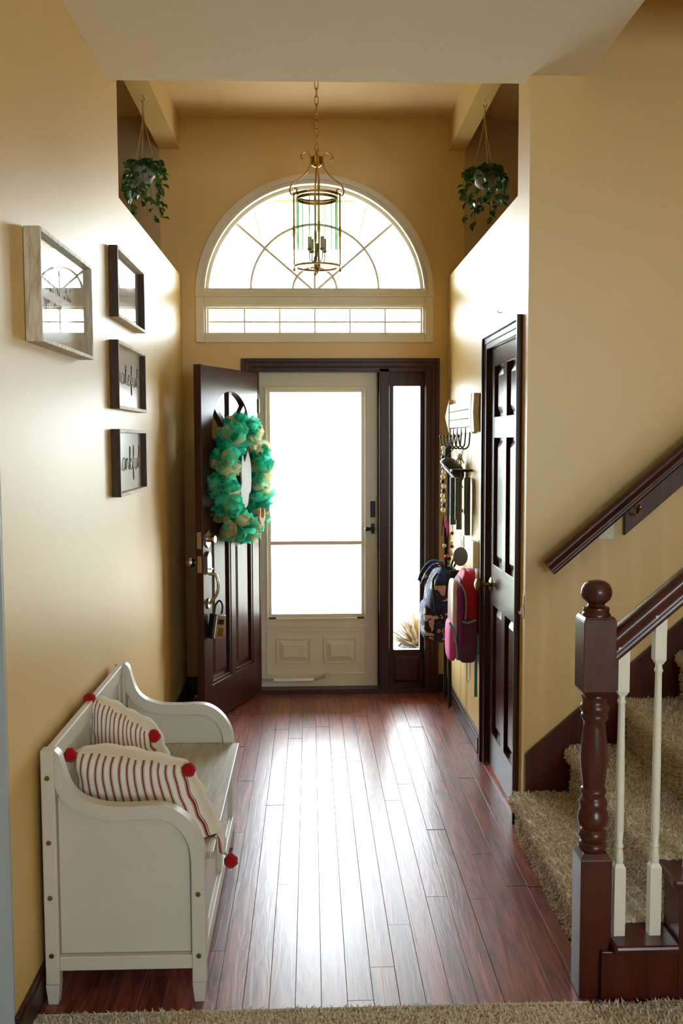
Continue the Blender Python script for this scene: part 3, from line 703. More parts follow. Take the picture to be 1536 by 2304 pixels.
# ---- pillows
def pillow(label, a, b, c, puff, seedv, D_=None):
    a, b, c = Vector(a), Vector(b), Vector(c); d = D_ and Vector(D_) or a+c-b      # a top-left, b top-right, c bottom-right, d bottom-left
    ctr = (a+b+c+d)/4; nrm = (c-b).cross(a-b).normalized()
    if nrm.y > 0: nrm = -nrm
    nrm = (nrm+Vector((-.30, 0, -.42))).normalized()      # the stuffing sags towards the back, up and to the seat side
    t = thing('throw_pillow', label, 'pillow', tuple(ctr - Vector((0, 0, .05))), group='striped pillows on the bench')
    rnd = random.Random(seedv); n = 28; vs = []; fs = []; uv = {}
    ph = [rnd.uniform(0, 6) for _ in range(6)]
    for side in (0, 1):
        for i in range(n+1):
            for j in range(n+1):
                u, v = i/n, j/n; U, V = 2*u-1, 2*v-1
                pin = .02*(1-V*V)*U*(abs(U)**3), -.025*(1-U*U)*V*(abs(V)**3)      # sides pulled in
                uu, vv = u-pin[0], v-pin[1]
                p = (a*(1-uu)+b*uu)*(1-vv)+(d*(1-uu)+c*uu)*vv
                h = puff*((1-U**4)*(1-V**4))**(.6 if side == 0 else .32)
                h *= 1+.10*sin(5*u+ph[0])*sin(4*v+ph[1])+.05*sin(13*u+ph[2]+6*v)*sin(9*v+ph[3])
                wr = .006*sin(26*v+ph[4]+3*u)*(abs(U)**4)+.006*sin(26*u+ph[5])*(abs(V)**4)
                p = p+nrm*((h*.7 if side == 0 else -h*1.35)+wr)
                if p.x < -.284: p.z = max(p.z, .4385)          # resting on the seat board
                uv[len(vs)] = (u, v*.8 if side == 0 else 1.2+v*.5); vs.append(p)
    m_ = (n+1)*(n+1)
    for side in (0, 1):
        for i in range(n):
            for j in range(n):
                k = side*m_+i*(n+1)+j; q4 = (k, k+1, k+n+2, k+n+1); fs.append(q4 if side == 0 else q4[::-1])
    me = bpy.data.meshes.new('cover'); Mi = WM[t].inverted()
    me.from_pydata([tuple(Mi @ p) for p in vs], [], fs)
    ul = me.uv_layers.new(name='UVMap')
    for lp in me.loops: ul.data[lp.index].uv = uv[lp.vertex_index]
    bm = bmesh.new(); bm.from_mesh(me); bmesh.ops.remove_doubles(bm, verts=bm.verts, dist=.0012); bmesh.ops.recalc_face_normals(bm, faces=bm.faces); bm.to_mesh(me); bm.free()
    link('cover', me, 'ticking_stripe', t, smooth=180)
    for p in (a, b, c, d):
        o = p+(p-ctr).normalized()*.010-Vector((0, 0, .014)); mbp = MB(); r2 = random.Random(int(p.x*1000))
        mbp.ball((0, 0, 0), .021, 14, 10)
        mbp.v = [tuple(Vector(q)*(1+r2.uniform(-.12, .12))+o) for q in mbp.v]
        mbp.build('pompom', 'pompom_red', t, smooth=180, label='red yarn pompom on the corner')
    return t
pillow('striped pillow nearest the scrolled arm, its pompom hanging over the seat edge', (-.725, 2.93, .695), (-.385, 2.94, .640), (-.258, 2.92, .372), .078, 5, (-.705, 2.95, .45))
pillow('striped pillow behind the other, one pompom up on the bench back', (-.752, 3.31, .762), (-.545, 3.29, .640), (-.46, 3.28, .46), .062, 9, (-.742, 3.28, .47))

# ================================================================== WALL FRAMES
def text_mesh(txt, y0, z0, y1, hgt, x, name, mat, parent, label=None):
    cu = bpy.data.curves.new('t', 'FONT'); cu.body = txt; cu.size = 1; cu.extrude = .0; cu.resolution_u = 3
    ob = bpy.data.objects.new('t', cu); C.objects.link(ob); bpy.context.view_layer.update()
    dg = bpy.context.evaluated_depsgraph_get(); me = bpy.data.meshes.new_from_object(ob.evaluated_get(dg))
    bpy.data.objects.remove(ob); xs = [v.co.x for v in me.vertices]; ys = [v.co.y for v in me.vertices]
    x0, x1, yy0, yy1 = min(xs), max(xs), min(ys), max(ys); Mi = WM[parent].inverted()
    for v in me.vertices:
        v.co = Mi @ Vector((x, y0+(v.co.x-x0)/(x1-x0)*(y1-y0), z0+(v.co.y-yy0)/(yy1-yy0)*hgt))
    me.name = name; me.materials.clear()
    return link(name, me, mat, parent, label=label)
STROKES = {  # handwriting strokes on a unit grid: x across, y up, one list per stroke
 'g': (.62, [[(.5,.5),(.3,.58),(.1,.4),(.12,.1),(.3,0),(.48,.2),(.5,.5),(.5,-.3),(.35,-.5),(.1,-.4),(.3,-.1),(.6,.1)]]),
 'r': (.5, [[(0,.1),(.12,.55),(.15,.5),(.3,.52),(.3,.1),(.5,.08)]]),
 'a': (.62, [[(.5,.5),(.25,.55),(.08,.3),(.15,0),(.4,.1),(.5,.5),(.48,.08),(.62,.08)]]),
 't': (.45, [[(0,.1),(.2,1.0),(.2,.1),(.4,.06)],[(0,.68),(.42,.74)]]),
 'e': (.5, [[(0,.15),(.3,.3),(.32,.52),(.15,.5),(.1,.1),(.3,0),(.5,.12)]]),
 'f': (.5, [[(0,.1),(.3,.7),(.32,1.0),(.2,1.0),(.15,.3),(.15,-.4),(.28,-.4),(.25,.05),(.5,.1)]]),
 'u': (.62, [[(0,.5),(.08,.1),(.3,0),(.45,.5),(.47,.08),(.62,.08)]]),
 'l': (.4, [[(0,.1),(.28,.8),(.25,1.02),(.14,.9),(.14,.1),(.4,.06)]]),
 'h': (.62, [[(0,.1),(.25,.8),(.22,1.0),(.12,.9),(.1,0),(.12,.35),(.35,.5),(.42,.1),(.62,.06)]]),
 'n': (.62, [[(0,.1),(.1,.5),(.1,0),(.15,.4),(.38,.5),(.42,.1),(.62,.06)]]),
 'k': (.6, [[(0,.1),(.24,.8),(.2,1.0),(.1,.9),(.1,0),(.12,.3),(.35,.5),(.35,.35),(.15,.3),(.4,.02),(.6,.08)]]),
}
def script_text(txt, y0, y1, z0, hgt, x, parent):
    W_ = sum(STROKES[ch][0] for ch in txt); u = 0; s = (y1-y0)/W_; mb = MB()
    for ch in txt:
        wd, sts = STROKES[ch]
        for stt in sts:
            pts = bez([(0, y0+(u+a)*s, z0+b*hgt) for a, b in stt], 5)
            mb.tube([(x, p.y, p.z) for p in pts], .0012, 5)
        u += wd
    return mb.build('lettering', 'ink', parent)
def picture(label, y0, y1, z0, z1, dep, fmat_side, fmat_tb, w, glassy=True, tilt=0):
    t = thing('framed_sign', label, 'picture frame', (L, (y0+y1)/2, z0), group='framed signs on the hall wall')
    xo = L+dep
    for (a, b) in ((y0, y0+w), (y1-w, y1)):
        box(L+.002, xo, a, b, z0, z1).build('frame_side', fmat_side, t, bev=.0012)
    for (a, b) in ((z0, z0+w), (z1-w, z1)):
        box(L+.002, xo+.0008, y0+w, y1-w, a, b).build('frame_rail', fmat_tb, t, bev=.0012)
    xb = L+.010
    box(L+.002, xb, y0+w, y1-w, z0+w, z1-w).build('backing', 'paper_white', t)
    return t, xb
t, xb = picture('large whitewashed frame lettered THERE\'S NO PLACE LIKE HOME', 2.80, 3.455, 1.918, 2.237, .048, 'frame_white', 'frame_white', .012)
text_mesh("THERE'S NO PLACE", 2.93, 2.09, 3.30, .085, xb+.001, 'lettering', 'ink', t); text_mesh('LIKE HOME', 2.95, 1.99, 3.17, .075, xb+.001, 'lettering', 'ink', t)
box(L+.030, L+.033, 2.812, 3.443, 1.93, 2.225).build('glazing', 'picture_glass', t)
t, xb = picture('dark-sided shallow frame, topmost of the column of three', 3.975, 4.610, 2.132, 2.413, .037, 'frame_dark', 'frame_pale', .014)
text_mesh('BLESSED', 4.12, 2.225, 4.50, .06, xb+.001, 'lettering', 'ink_faint', t)
box(L+.014, L+.016, 3.99, 4.596, 2.146, 2.399).build('glazing', 'picture_glass', t)
t, xb = picture('dark-sided frame with the handwritten word grateful, middle of the column', 3.955, 4.605, 1.765, 2.039, .037, 'frame_dark', 'frame_pale', .014)
script_text('grateful', 3.995, 4.54, 1.875, .085, xb+.001, t)
t, xb = picture('dark-sided frame with looping handwriting, lowest of the column', 3.95, 4.590, 1.410, 1.684, .037, 'frame_dark', 'frame_pale', .014)
script_text('thankful', 3.99, 4.55, 1.51, .10, xb+.001, t)

# ================================================================== LANTERN
LX, LY = .042, 5.10
ln = thing('pendant_lantern', 'brass lantern with glass panels hanging on a chain from the foyer ceiling', 'pendant light', (LX, LY, 2.5))
nl = 13; z0, z1 = 3.10, HT-.015
def link_mesh(r0=.010, h=.026, tr=.0024):
    return [(r0*cos(t), 0, h*sin(t)*(1.0)) for t in [2*pi*i/16 for i in range(16)]]
lk0 = None
for k in range(nl):
    zc = z0+(k+.5)*(z1-z0)/nl; rz = (k % 2)*pi/2
    M = Matrix.Translation((0, 0, zc-2.5)) @ Matrix.Rotation(rz+.3, 4, 'Z')
    if lk0 is None:
        lk0 = MB().tube(link_mesh(), .0024, 6, closed=True).build('chain_link', 'brass', ln, smooth=60, local=True); lk0.matrix_local = M
    else: inst(lk0, ln, M)
MB().lathe([(.055, HT-.001), (.055, HT-.008), (.03, HT-.022), (.008, HT-.03)], (LX, LY, 0), 24).build('canopy', 'brass', ln, smooth=50)
MB().lathe([(.012, 3.022), (.026, 3.032), (.028, 3.04), (.028, 3.072), (.02, 3.078), (.008, 3.084), (.007, 3.1)], (LX, LY, 0), 20).build('hub', 'brass', ln, smooth=50)
armp = [(.066, 3.058), (.078, 3.064), (.080, 3.078), (.066, 3.094), (.046, 3.094), (.031, 3.072), (.031, 3.040), (.050, 2.998), (.084, 2.966), (.121, 2.940), (.138, 2.908), (.130, 2.884), (.112, 2.888), (.101, 2.905), (.108, 2.916), (.116, 2.908)]
a0 = None
for k in range(4):
    M = Matrix.Translation((0, 0, -2.5)) @ Matrix.Rotation(radians(4+90*k), 4, 'Z')
    if a0 is None:
        a0 = MB().tube([(p.x, 0, p.y) for p in bez([(r, z, 0) for r, z in armp], 5)], .0042, 8).build('scroll_arm', 'brass', ln, smooth=60, local=True); a0.matrix_local = M
        r0 = MB().tube([(.118, 0, 2.51), (.118, 0, 2.885)], .0042, 8).lathe([(.004, -.03), (.007, -.024), (.005, -.018), (.0075, -.010), (.006, 0), (.0075, .010), (.005, .018), (.007, .024), (.004, .03)], (.118, 0, 2.70), 10).ball((.118, 0, 2.505), .008, 8, 6).ball((.118, 0, 2.889), .007, 8, 6).build('rod', 'brass', ln, smooth=60, local=True); r0.matrix_local = M
    else: inst(a0, ln, M); inst(r0, ln, M)
for zz in (2.522, 2.878):
    MB().lathe([(.106, -.005), (.121, -.005), (.121, .005), (.106, .005), (.106, -.005)], (LX, LY, zz), 40, caps=False).build('ring', 'brass', ln, smooth=40)
MB().lathe([(.098, -.006), (.104, -.006), (.104, .008), (.098, .008), (.098, -.006)], (LX, LY, 2.862), 40, caps=False).build('inner_ring', 'brass', ln, smooth=40)
g0 = None
for k in range(16):
    M = Matrix.Translation((0, 0, -2.5)) @ Matrix.Rotation(2*pi*(k+.5)/16, 4, 'Z')
    if g0 is None:
        e0 = MB().box(.099, .1055, -.0196, -.0186, 2.525, 2.872).box(.099, .1055, .0186, .0196, 2.525, 2.872).build('glass_edge', 'lantern_glass_edge', ln, local=True); e0.matrix_local = M
        g0 = MB().prism([(.100, -.0185), (.105, -.0185), (.107, -.010), (.107, .010), (.105, .0185), (.100, .0185)], 'z', 2.525, 2.872).build('glass_panel', 'lantern_glass', ln, local=True); g0.matrix_local = M
    else: inst(g0, ln, M); inst(e0, ln, M)
MB().lathe([(.004, 2.485), (.006, 2.495), (.004, 2.502), (.014, 2.51), (.018, 2.53), (.018, 2.57), (.010, 2.585), (.006, 2.60), (.006, 2.64)], (LX, LY, 0), 16).build('stem', 'antique_brass', ln, smooth=50)
for k in range(4):
    a = radians(35+90*k); cx, cy_ = LX+.046*cos(a), LY+.046*sin(a)
    MB().tube(bez([(LX+.012*cos(a), LY+.012*sin(a), 2.555), (LX+.03*cos(a), LY+.03*sin(a), 2.548), (cx, cy_, 2.56), (cx, cy_, 2.60)], 5), .003, 8).lathe([(.010, 2.598), (.013, 2.605), (.010, 2.612)], (cx, cy_, 0), 12).build('candle_arm', 'antique_brass', ln, smooth=50)
    MB().lathe([(.0095, 2.612), (.0095, 2.668)], (cx, cy_, 0), 14).build('candle_sleeve', 'candle_sleeve', ln, smooth=50)
    MB().lathe([(.006, 2.668), (.011, 2.685), (.010, 2.70), (.005, 2.715), (.0008, 2.728)], (cx, cy_, 0), 12).build('bulb', 'bulb_glass', ln, smooth=60)

# ================================================================== HANGING PLANTS
leaf_me = []
for kx in range(3):
    mb = MB(); l, wd = (.034, .032, .038)[kx], (.0125, .014, .0135)[kx]
    out = [(0, 0), (.25, .75), (.5, 1), (.75, .72), (1, 0)]
    v = [(0, 0, 0)]; rows = []
    for t, ww in out[1:-1]: rows.append([(l*t, -wd*ww, .003), (l*t, 0, -.002-.006*t*t), (l*t, wd*ww, .003)])
    vs = v+[p for r_ in rows for p in r_]+[(l, 0, -.010)]
    fs = [(0, 1, 2), (0, 2, 3)]
    for i in range(2):
        b_ = 1+3*i; fs += [(b_, b_+3, b_+4, b_+1), (b_+1, b_+4, b_+5, b_+2)]
    fs += [(7, 10, 8), (8, 10, 9)]
    mb.add(vs, fs); me = mb.mesh('leaf'); me.materials.append(MT['leaf_green']); me.shade_smooth(); leaf_me.append(me)
def hanging_plant(label, x, y, ztop, zpot, seedv, rad, nleaf):
    rnd = random.Random(seedv)
    t = thing('hanging_plant', label, 'plant', (x, y, zpot), group='trailing plants hung above the ledges')
    MB().tube(bez([(x, y, ztop), (x, y, ztop-.012), (x+.008, y, ztop-.02), (x+.006, y, ztop-.034), (x-.004, y, ztop-.038), (x-.009, y, ztop-.026)], 5), .0022, 6).build('hook', 'antique_brass', t, smooth=60)
    zk = ztop-.095
    MB().tube([(x, y, ztop-.036), (x, y, zk)], .0035, 6).ball((x, y, zk), .007, 8, 6).build('knotted_cord', 'rope', t, smooth=60)
    for k in range(3):
        a = radians(20+120*k+seedv*10); rx = .062
        MB().tube([(x, y, zk), (x+rx*.3*cos(a), y+rx*.3*sin(a), zk-.1), (x+rx*cos(a), y+rx*sin(a), zpot+.045)], .0028, 6).build('cord', 'rope', t)
    MB().lathe([(.012, zpot-.052), (.036, zpot-.046), (.054, zpot-.025), (.060, zpot), (.057, zpot+.03), (.052, zpot+.042), (.048, zpot+.04), (.046, zpot+.03)], (x, y, 0), 24).build('pot', 'ceramic_grey', t, smooth=50)
    vines = []
    for k in range(20):
        a = 2*pi*k/20+rnd.uniform(-.15, .15); ln_ = rnd.uniform(.10, .27); rr = rad*rnd.uniform(.75, 1.0)
        pts = bez([(x+.03*cos(a), y+.03*sin(a), zpot+.035), (x+.06*cos(a), y+.06*sin(a), zpot+.055), (x+rr*.92*cos(a), y+rr*.92*sin(a), zpot+.01), (x+rr*cos(a+.15), y+rr*sin(a+.15), zpot-ln_*.45), (x+rr*.88*cos(a+.3), y+rr*.88*sin(a+.3), zpot+.02-ln_)], 5)
        vines.append(pts); MB().tube(pts, .0013, 4).build('vine', 'vine_green', t)
    Mi = WM[t].inverted()
    for k in range(nleaf):
        pts = vines[k % 20]; i = rnd.randrange(3, len(pts)); p = pts[i]
        out = Vector((p.x-x, p.y-y, 0)).normalized()
        if k < 26:
            a = rnd.uniform(0, 2*pi); p = Vector((x+rad*.7*rnd.random()*cos(a), y+rad*.7*rnd.random()*sin(a), zpot+rnd.uniform(.03, .075))); out = Vector((cos(a), sin(a), 0))
        yaw = math.atan2(out.y, out.x)+rnd.uniform(-1.3, 1.3)
        M = Matrix.Translation(p) @ Matrix.Rotation(yaw, 4, 'Z') @ Matrix.Rotation(rnd.uniform(-.1, 1.1), 4, 'Y') @ Matrix.Rotation(rnd.uniform(-.8, .8), 4, 'X') @ Matrix.Scale(rnd.uniform(1.0, 1.5), 4)
        o = bpy.data.objects.new('leaf', leaf_me[k % 3]); C.objects.link(o); o.parent = t; o.matrix_local = Mi @ M; WM[o] = M
hanging_plant('trailing green plant hung over the ledge on the side of the picture frames', -.859, 5.26, 3.43, 3.03, 1, .100, 200)
hanging_plant('trailing green plant hung over the ledge on the closet side, grey pot showing', .937, 5.30, 3.43, 3.02, 4, .118, 200)

# ================================================================== WREATH
WU, WZ = .405, 1.405
wm = ML @ Matrix.Translation((WU, .075, WZ))
wr = thing('door_wreath', 'teal and gold ribbon-mesh wreath hung on the open front door', 'wreath', M=wm)
MB().tube([(.245*cos(t), -.02, .265*sin(t)) for t in [2*pi*i/32 for i in range(32)]], .040, 10, closed=True).build('wreath_ring', 'deep_teal_gauze', wr, smooth=60, local=True)
cu_me = []
rnd = random.Random(21)
for kx in range(4):
    mb = MB(); n = 16; ln_ = (.100, .086, .092, .080)[kx]; r0_ = (.021, .026, .033, .037)[kx]; v = []; f = []; rows = 8
    for i in range(rows+1):
        s_ = i/rows
        pr_ = (.75+.35*s_) if kx < 2 else (.25+.95*sin(pi*(.12+.72*s_)))       # rolled tubes, and pinched puffs
        for j in range(n+1):
            th_ = 2*pi*1.15*j/n; r_ = r0_*pr_*(1-.16*j/n)*(1+.07*sin(4*th_+kx)*s_)
            v.append((r_*cos(th_), r_*sin(th_), ln_*(s_-.30)+.006*sin(3*th_)*s_))
    for i in range(rows):
        for j in range(n): k = i*(n+1)+j; f.append((k, k+1, k+n+2, k+n+1))
    mb.add(v, f); me = mb.mesh('mesh_curl'); me.shade_smooth(); cu_me.append(me)
cmats = {}
for nm in ('teal_gauze', 'deep_teal_gauze', 'gold_gauze'):
    for kx, me in enumerate(cu_me):
        m2 = me.copy(); m2.materials.append(MT[nm]); cmats[(nm, kx)] = m2
for k in range(250):
    t_ = 2*pi*k*.381966+rnd.uniform(-.2, .2); ph_ = rnd.uniform(-.35, 1.35)*pi      # position round the ring and round its section
    if k % 5 == 0: ph_ = rnd.uniform(-.2, .35)*pi
    rad_ = Vector((cos(t_), 0, sin(t_)*1.05)); sec = rad_*cos(ph_)+Vector((0, 1, 0))*sin(ph_)
    base_ = Vector((.262*cos(t_), -.015, .282*sin(t_)))+sec*.045
    dirv = (sec+Vector((rnd.uniform(-.7, .7), rnd.uniform(-.3, .5), rnd.uniform(-.7, .7)))).normalized()
    if base_.y+dirv.y*.08 < -.06: dirv.y = abs(dirv.y)*.3; dirv.normalize()
    q_ = dirv.to_track_quat('Z', 'Y')
    nm = 'gold_gauze' if rnd.random() < .30 else ('teal_gauze' if rnd.random() < .62 else 'deep_teal_gauze')
    M = Matrix.Translation(base_) @ q_.to_matrix().to_4x4() @ Matrix.Rotation(rnd.uniform(0, 6.28), 4, 'Z') @ Matrix.Scale(rnd.uniform(.8, 1.15), 4)
    o = bpy.data.objects.new('mesh_curl', cmats[(nm, k % 4)]); C.objects.link(o); o.parent = wr; o.matrix_local = M; WM[o] = wm @ M
pl = [(-.02, .17), (.03, .10), (.055, .15), (.075, .05), (.070, -.02), (.085, -.05), (.07, -.12), (.03, -.165), (-.01, -.15), (-.03, -.09), (-.055, -.07), (-.065, .0), (-.06, .09)]
ps_ = [(p.x, p.y) for p in bez([(a, b, 0) for a, b in pl]+[(pl[0][0], pl[0][1], 0)], 4)][:-1]
MB().prism(ps_, 'y', .015, .023).build('white_plaque', 'plaque_paint', wr, local=True)
hs = [(p.x, p.y) for p in bez([(-.035, .03, 0), (-.042, -.03, 0), (0, -.06, 0), (.042, -.03, 0), (.035, .03, 0)], 6)]
MB().band(hs, [(a*.62, b*.62+.012) for a, b in hs], 'y', .105, .112, closed=False).xf(Matrix.Translation((-.02, -.0, -.205))).build('orange_cutout', 'orange_wood', wr, local=True, label='orange wooden horseshoe-shaped cutout')
MB().prism([(-.21, -.24), (-.18, -.235), (-.165, -.19), (-.185, -.15), (-.205, -.18)], 'y', .09, .096).build('white_cutout', 'white_paint', wr, local=True)

# lock box on the door handle
lb_loc = ML @ Vector((.735, .050, .585))
lb = thing('key_lock_box', 'black and silver key lock box hanging from the door handle', 'lock box', M=Matrix.Translation(lb_loc) @ Matrix.Rotation(math.atan2(dvec.y, dvec.x)+radians(-34), 4, 'Z') @ Matrix.Rotation(radians(-9), 4, 'Y') @ Matrix.Scale(1.3, 4))
box(-.030, .030, -.030, .018, -.055, .055).build('case', 'black_rubber', lb, bev=.008, local=True)
box(-.024, .024, .018, .026, -.052, .052).build('face_plate', 'nickel', lb, bev=.003, local=True)
box(-.014, .014, .024, .028, .012, .034).build('dial_window', 'black_rubber', lb, local=True)
box(-.016, .016, .024, .029, -.04, .0).build('shutter', 'antique_brass', lb, bev=.003, local=True)
MB().tube(bez([(-.018, -.006, .05), (-.018, -.006, .09), (0, -.006, .112), (.018, -.006, .09), (.018, -.006, .05)], 6), .0045, 8).build('shackle', 'dark_metal', lb, smooth=60, local=True)

# ================================================================== RIGHT WALL ITEMS
sg = thing('hook_sign', 'whitewashed wooden arrow sign with wire hooks on the hall wall', 'hook rack', (R, 5.55, 1.7))
ay0, ay1, zm = 5.02, 6.12, 1.775
for i, (p0, p1) in enumerate(((1.705, 1.748), (1.751, 1.797), (1.800, 1.845))):
    box(R-.028, R-.004, ay0+.16, ay1-.17, p0, p1).build('board', 'sign_wood', sg, bev=.002)
MB().prism([(ay1-.19, 1.675), (ay1, zm), (ay1-.19, 1.875), (ay1-.17, 1.845), (ay1-.17, 1.705)], 'x', R-.034, R-.004).build('arrow_head', 'sign_wood', sg, bev=.002)
for k in range(2):
    o_ = k*.085
    MB().prism([(ay0+o_, 1.675), (ay0+.075+o_, 1.675), (ay0+.105+o_, zm), (ay0+.075+o_, 1.875), (ay0+o_, 1.875), (ay0+.03+o_, zm)], 'x', R-.034, R-.004).build('arrow_fletch', 'sign_wood', sg, bev=.002)
box(R-.020, R-.002, 5.15, 6.0, 1.668, 1.70).build('hook_rail', 'sign_wood', sg, bev=.002)
HK = [5.22, 5.37, 5.52, 5.67, 5.82, 5.95]
for y in HK:
    MB().tube(bez([(R-.02, y, 1.700), (R-.024, y, 1.64), (R-.03, y, 1.60), (R-.055, y, 1.585), (R-.075, y, 1.61), (R-.082, y, 1.65)], 5), .0042, 8).ball((R-.082, y, 1.655), .008, 8, 6).build('hook', 'dark_metal', sg, smooth=60)

# wind chime
wc = thing('wind_chime', 'dark wind chime with long tubes and an oval sail', 'wind chime', (.815, 5.27, 1.0))
CX, CY = .815, 5.27
MB().tube([(R-.055, 5.22, 1.59), (CX, CY, 1.54), (CX, CY, 1.475)], .0018, 5).build('hanging_cord', 'black_cloth', wc)
MB().lathe([(.058, 1.462), (.06, 1.468), (.058, 1.476)], (CX, CY, 0), 20).build('top_disc', 'dark_metal', wc, smooth=40)
for k in range(5):
    a = 2*pi*k/5+.4; x, y = CX+.042*cos(a), CY+.042*sin(a)
    MB().tube([(x, y, 1.465), (x, y, 1.43)], .001, 4).build('tube_cord', 'black_cloth', wc)
    MB().tube([(x, y, 1.43), (x, y, 1.115+.03*k)], .0165, 12).build('chime_tube', 'chime_metal', wc, smooth=40)
MB().tube([(CX, CY, 1.465), (CX, CY, 1.04)], .001, 4).ball((CX, CY, 1.25), .014, 10, 8).build('striker_cord', 'white_bead', wc, smooth=60)
MB().prism([(.040*cos(t)+CX, .052*sin(t)+1.0) for t in [2*pi*i/28 for i in range(28)]], 'y', CY-.003, CY+.003).build('sail', 'chime_metal', wc)
# bead strand
bs = thing('bead_garland', 'strand of black and white wooden beads on the far hook', 'beads', (.79, 5.80, 1.2))
for k in range(14):
    MB().ball((.795+.004*sin(k*1.7), 5.82, 1.585-k*.0285), .0145, 12, 8).build('bead', ('white_bead', 'white_bead', 'black_bead', 'white_bead', 'black_bead')[k % 5], bs, smooth=180)
MB().tube([(R-.07, 5.82, 1.60), (.795, 5.82, 1.585), (.795, 5.82, 1.12)], .0015, 5).build('string', 'black_cloth', bs)
for k in range(5):
    MB().tube([(.795, 5.82, 1.185), (.795+.012*cos(k*1.3), 5.82+.012*sin(k*1.3), 1.06)], .0014, 4).build('tassel', 'black_cloth', bs)
# cap
cp = thing('visor_cap', 'dark grey cap hanging tilted from a wire hook', 'cap', (.80, 5.45, 1.4))
cb = MB().ball((0, 0, 0), .085, 20, 12, sc=(1, 1, .75))
cb.v = [(x, y, max(z, -.012)) for x, y, z in cb.v]
MC = Matrix.Translation((.795, 5.50, 1.46)) @ Matrix.Rotation(radians(48), 4, 'Y') @ Matrix.Rotation(radians(20), 4, 'Z')
cb.xf(MC); cb.build('crown', 'black_rubber', cp, smooth=60)
br = MB().prism([(.082*cos(t)*(1.55 if cos(t) > 0 else .6), .075*sin(t)) for t in [2*pi*i/28 for i in range(28)]], 'z', -.016, -.011).xf(MC); br.build('brim', 'chime_metal', cp)
MB().tube([tuple(MC @ Vector((-.08, 0, 0))), (R-.06, 5.52, 1.59)], .003, 5).build('strap', 'chime_metal', cp)
# blue lanyard
bl2 = thing('lanyard', 'navy blue lanyard looped over a hook of the arrow sign', 'lanyard', (.80, 5.67, 1.4))
MB().prism([(.785, 1.585), (.815, 1.60), (.822, 1.47), (.80, 1.42), (.778, 1.47)], 'y', 5.665, 5.675).build('loop', 'blue_cloth', bl2, bev=.002)
MB().prism([(.795, 1.43), (.808, 1.43), (.806, 1.10), (.797, 1.10)], 'y', 5.667, 5.673).build('tail', 'blue_cloth', bl2)
# keys
ky = thing('key_bunch', 'bunch of keys on a ring on the hook rack', 'keys', (.82, 5.37, 1.5))
MB().tube([(.818+.016*cos(t), 5.37, 1.572+.016*sin(t)) for t in [2*pi*i/16 for i in range(16)]], .0015, 5, closed=True).build('ring', 'nickel', ky, smooth=60)
for k in range(4):
    MB().prism([(0, 0), (.012, -.004), (.014, -.018), (.006, -.024), (.006, -.06), (-.002, -.06), (-.002, -.024), (-.010, -.016)], 'y', -.001, .001).xf(Matrix.Translation((.816+.004*k, 5.362+.006*k, 1.557)) @ Matrix.Rotation(.35*k-.5, 4, 'Y')).build('key', ('nickel', 'antique_brass')[k % 2], ky)
# red bead charm
rc = thing('beaded_charm', 'black strap charm with red and white beads above the camouflage backpack', 'charm', (.81, 5.72, 1.0))
MB().prism([(.785, 1.12), (.812, 1.11), (.806, .90), (.79, .885)], 'y', 5.715, 5.722).build('strap', 'black_cloth', rc)
MB().prism([(.79, 1.16), (.80, 1.18), (.812, 1.12), (.802, 1.06)], 'y', 5.710, 5.714).build('ribbon', 'pink_cloth', rc)
for k, (dx, dz, mt) in enumerate(((.0, .0, 'red_bead'), (.03, .055, 'red_bead'), (.022, .03, 'white_bead'), (.026, .075, 'white_bead'), (-.012, .06, 'white_bead'), (.016, -.012, 'black_bead'), (.028, .012, 'white_bead'), (.03, .13, 'red_bead'))):
    MB().ball((.80+dx, 5.705, .955+dz), .011, 10, 8).build('bead', mt, rc, smooth=180)
MB().tube([(.80, 5.718, 1.15), (.81, 5.7, 1.4), (R-.06, 5.67, 1.59)], .0012, 4).build('string', 'black_cloth', rc)

rc.location += Vector((-.042, -.30, .03))

# small wall plates
sp = thing('switch_plate', 'white switch plate near the entry corner behind the wind chime', 'light switch', (R, 6.03, 1.1))
box(R-.006, R, 5.97, 6.09, 1.045, 1.165).build('plate', 'white_plastic', sp, bev=.002); box(R-.010, R-.005, 6.0, 6.03, 1.07, 1.14).build('rocker', 'white_plastic', sp)
sp = thing('switch_plate', 'white switch plate half hidden by the wind chime tubes', 'light switch', (R, 5.58, 1.03))
box(R-.006, R, 5.53, 5.64, .965, 1.085).build('plate', 'white_plastic', sp, bev=.002); box(R-.010, R-.005, 5.565, 5.6, .99, 1.06).build('rocker', 'white_plastic', sp)
sp = thing('wall_box', 'white box mounted on the wall beside the closet casing', 'thermostat', (R, 5.08, 1.03))
box(R-.030, R, 5.045, 5.125, .965, 1.105).build('housing', 'white_plastic', sp, bev=.004); box(R-.004, R, 5.03, 5.14, .95, 1.115).build('back_plate', 'white_plastic', sp, bev=.001)
nl_ = thing('wall_nail', 'tiny bent nail in the wall above the closet door', 'nail', (R, 4.49, 2.216))
MB().tube([(R, 4.49, 2.214), (R-.014, 4.49, 2.212), (R-.02, 4.485, 2.221)], .0016, 6).build('shank', 'dark_metal', nl_)
ah = thing('adhesive_hook', 'clear plastic adhesive hook on the wall corner by the closet', 'hook', (R, 3.97, .95))
box(R-.003, R, 3.952, 3.982, .90, 1.0).build('base', 'clear_plastic', ah, bev=.002); MB().tube(bez([(R-.003, 3.967, .955), (R-.010, 3.967, .935), (R-.014, 3.967, .918), (R-.020, 3.967, .93)], 4), .003, 6).build('hook', 'clear_plastic', ah, smooth=60)

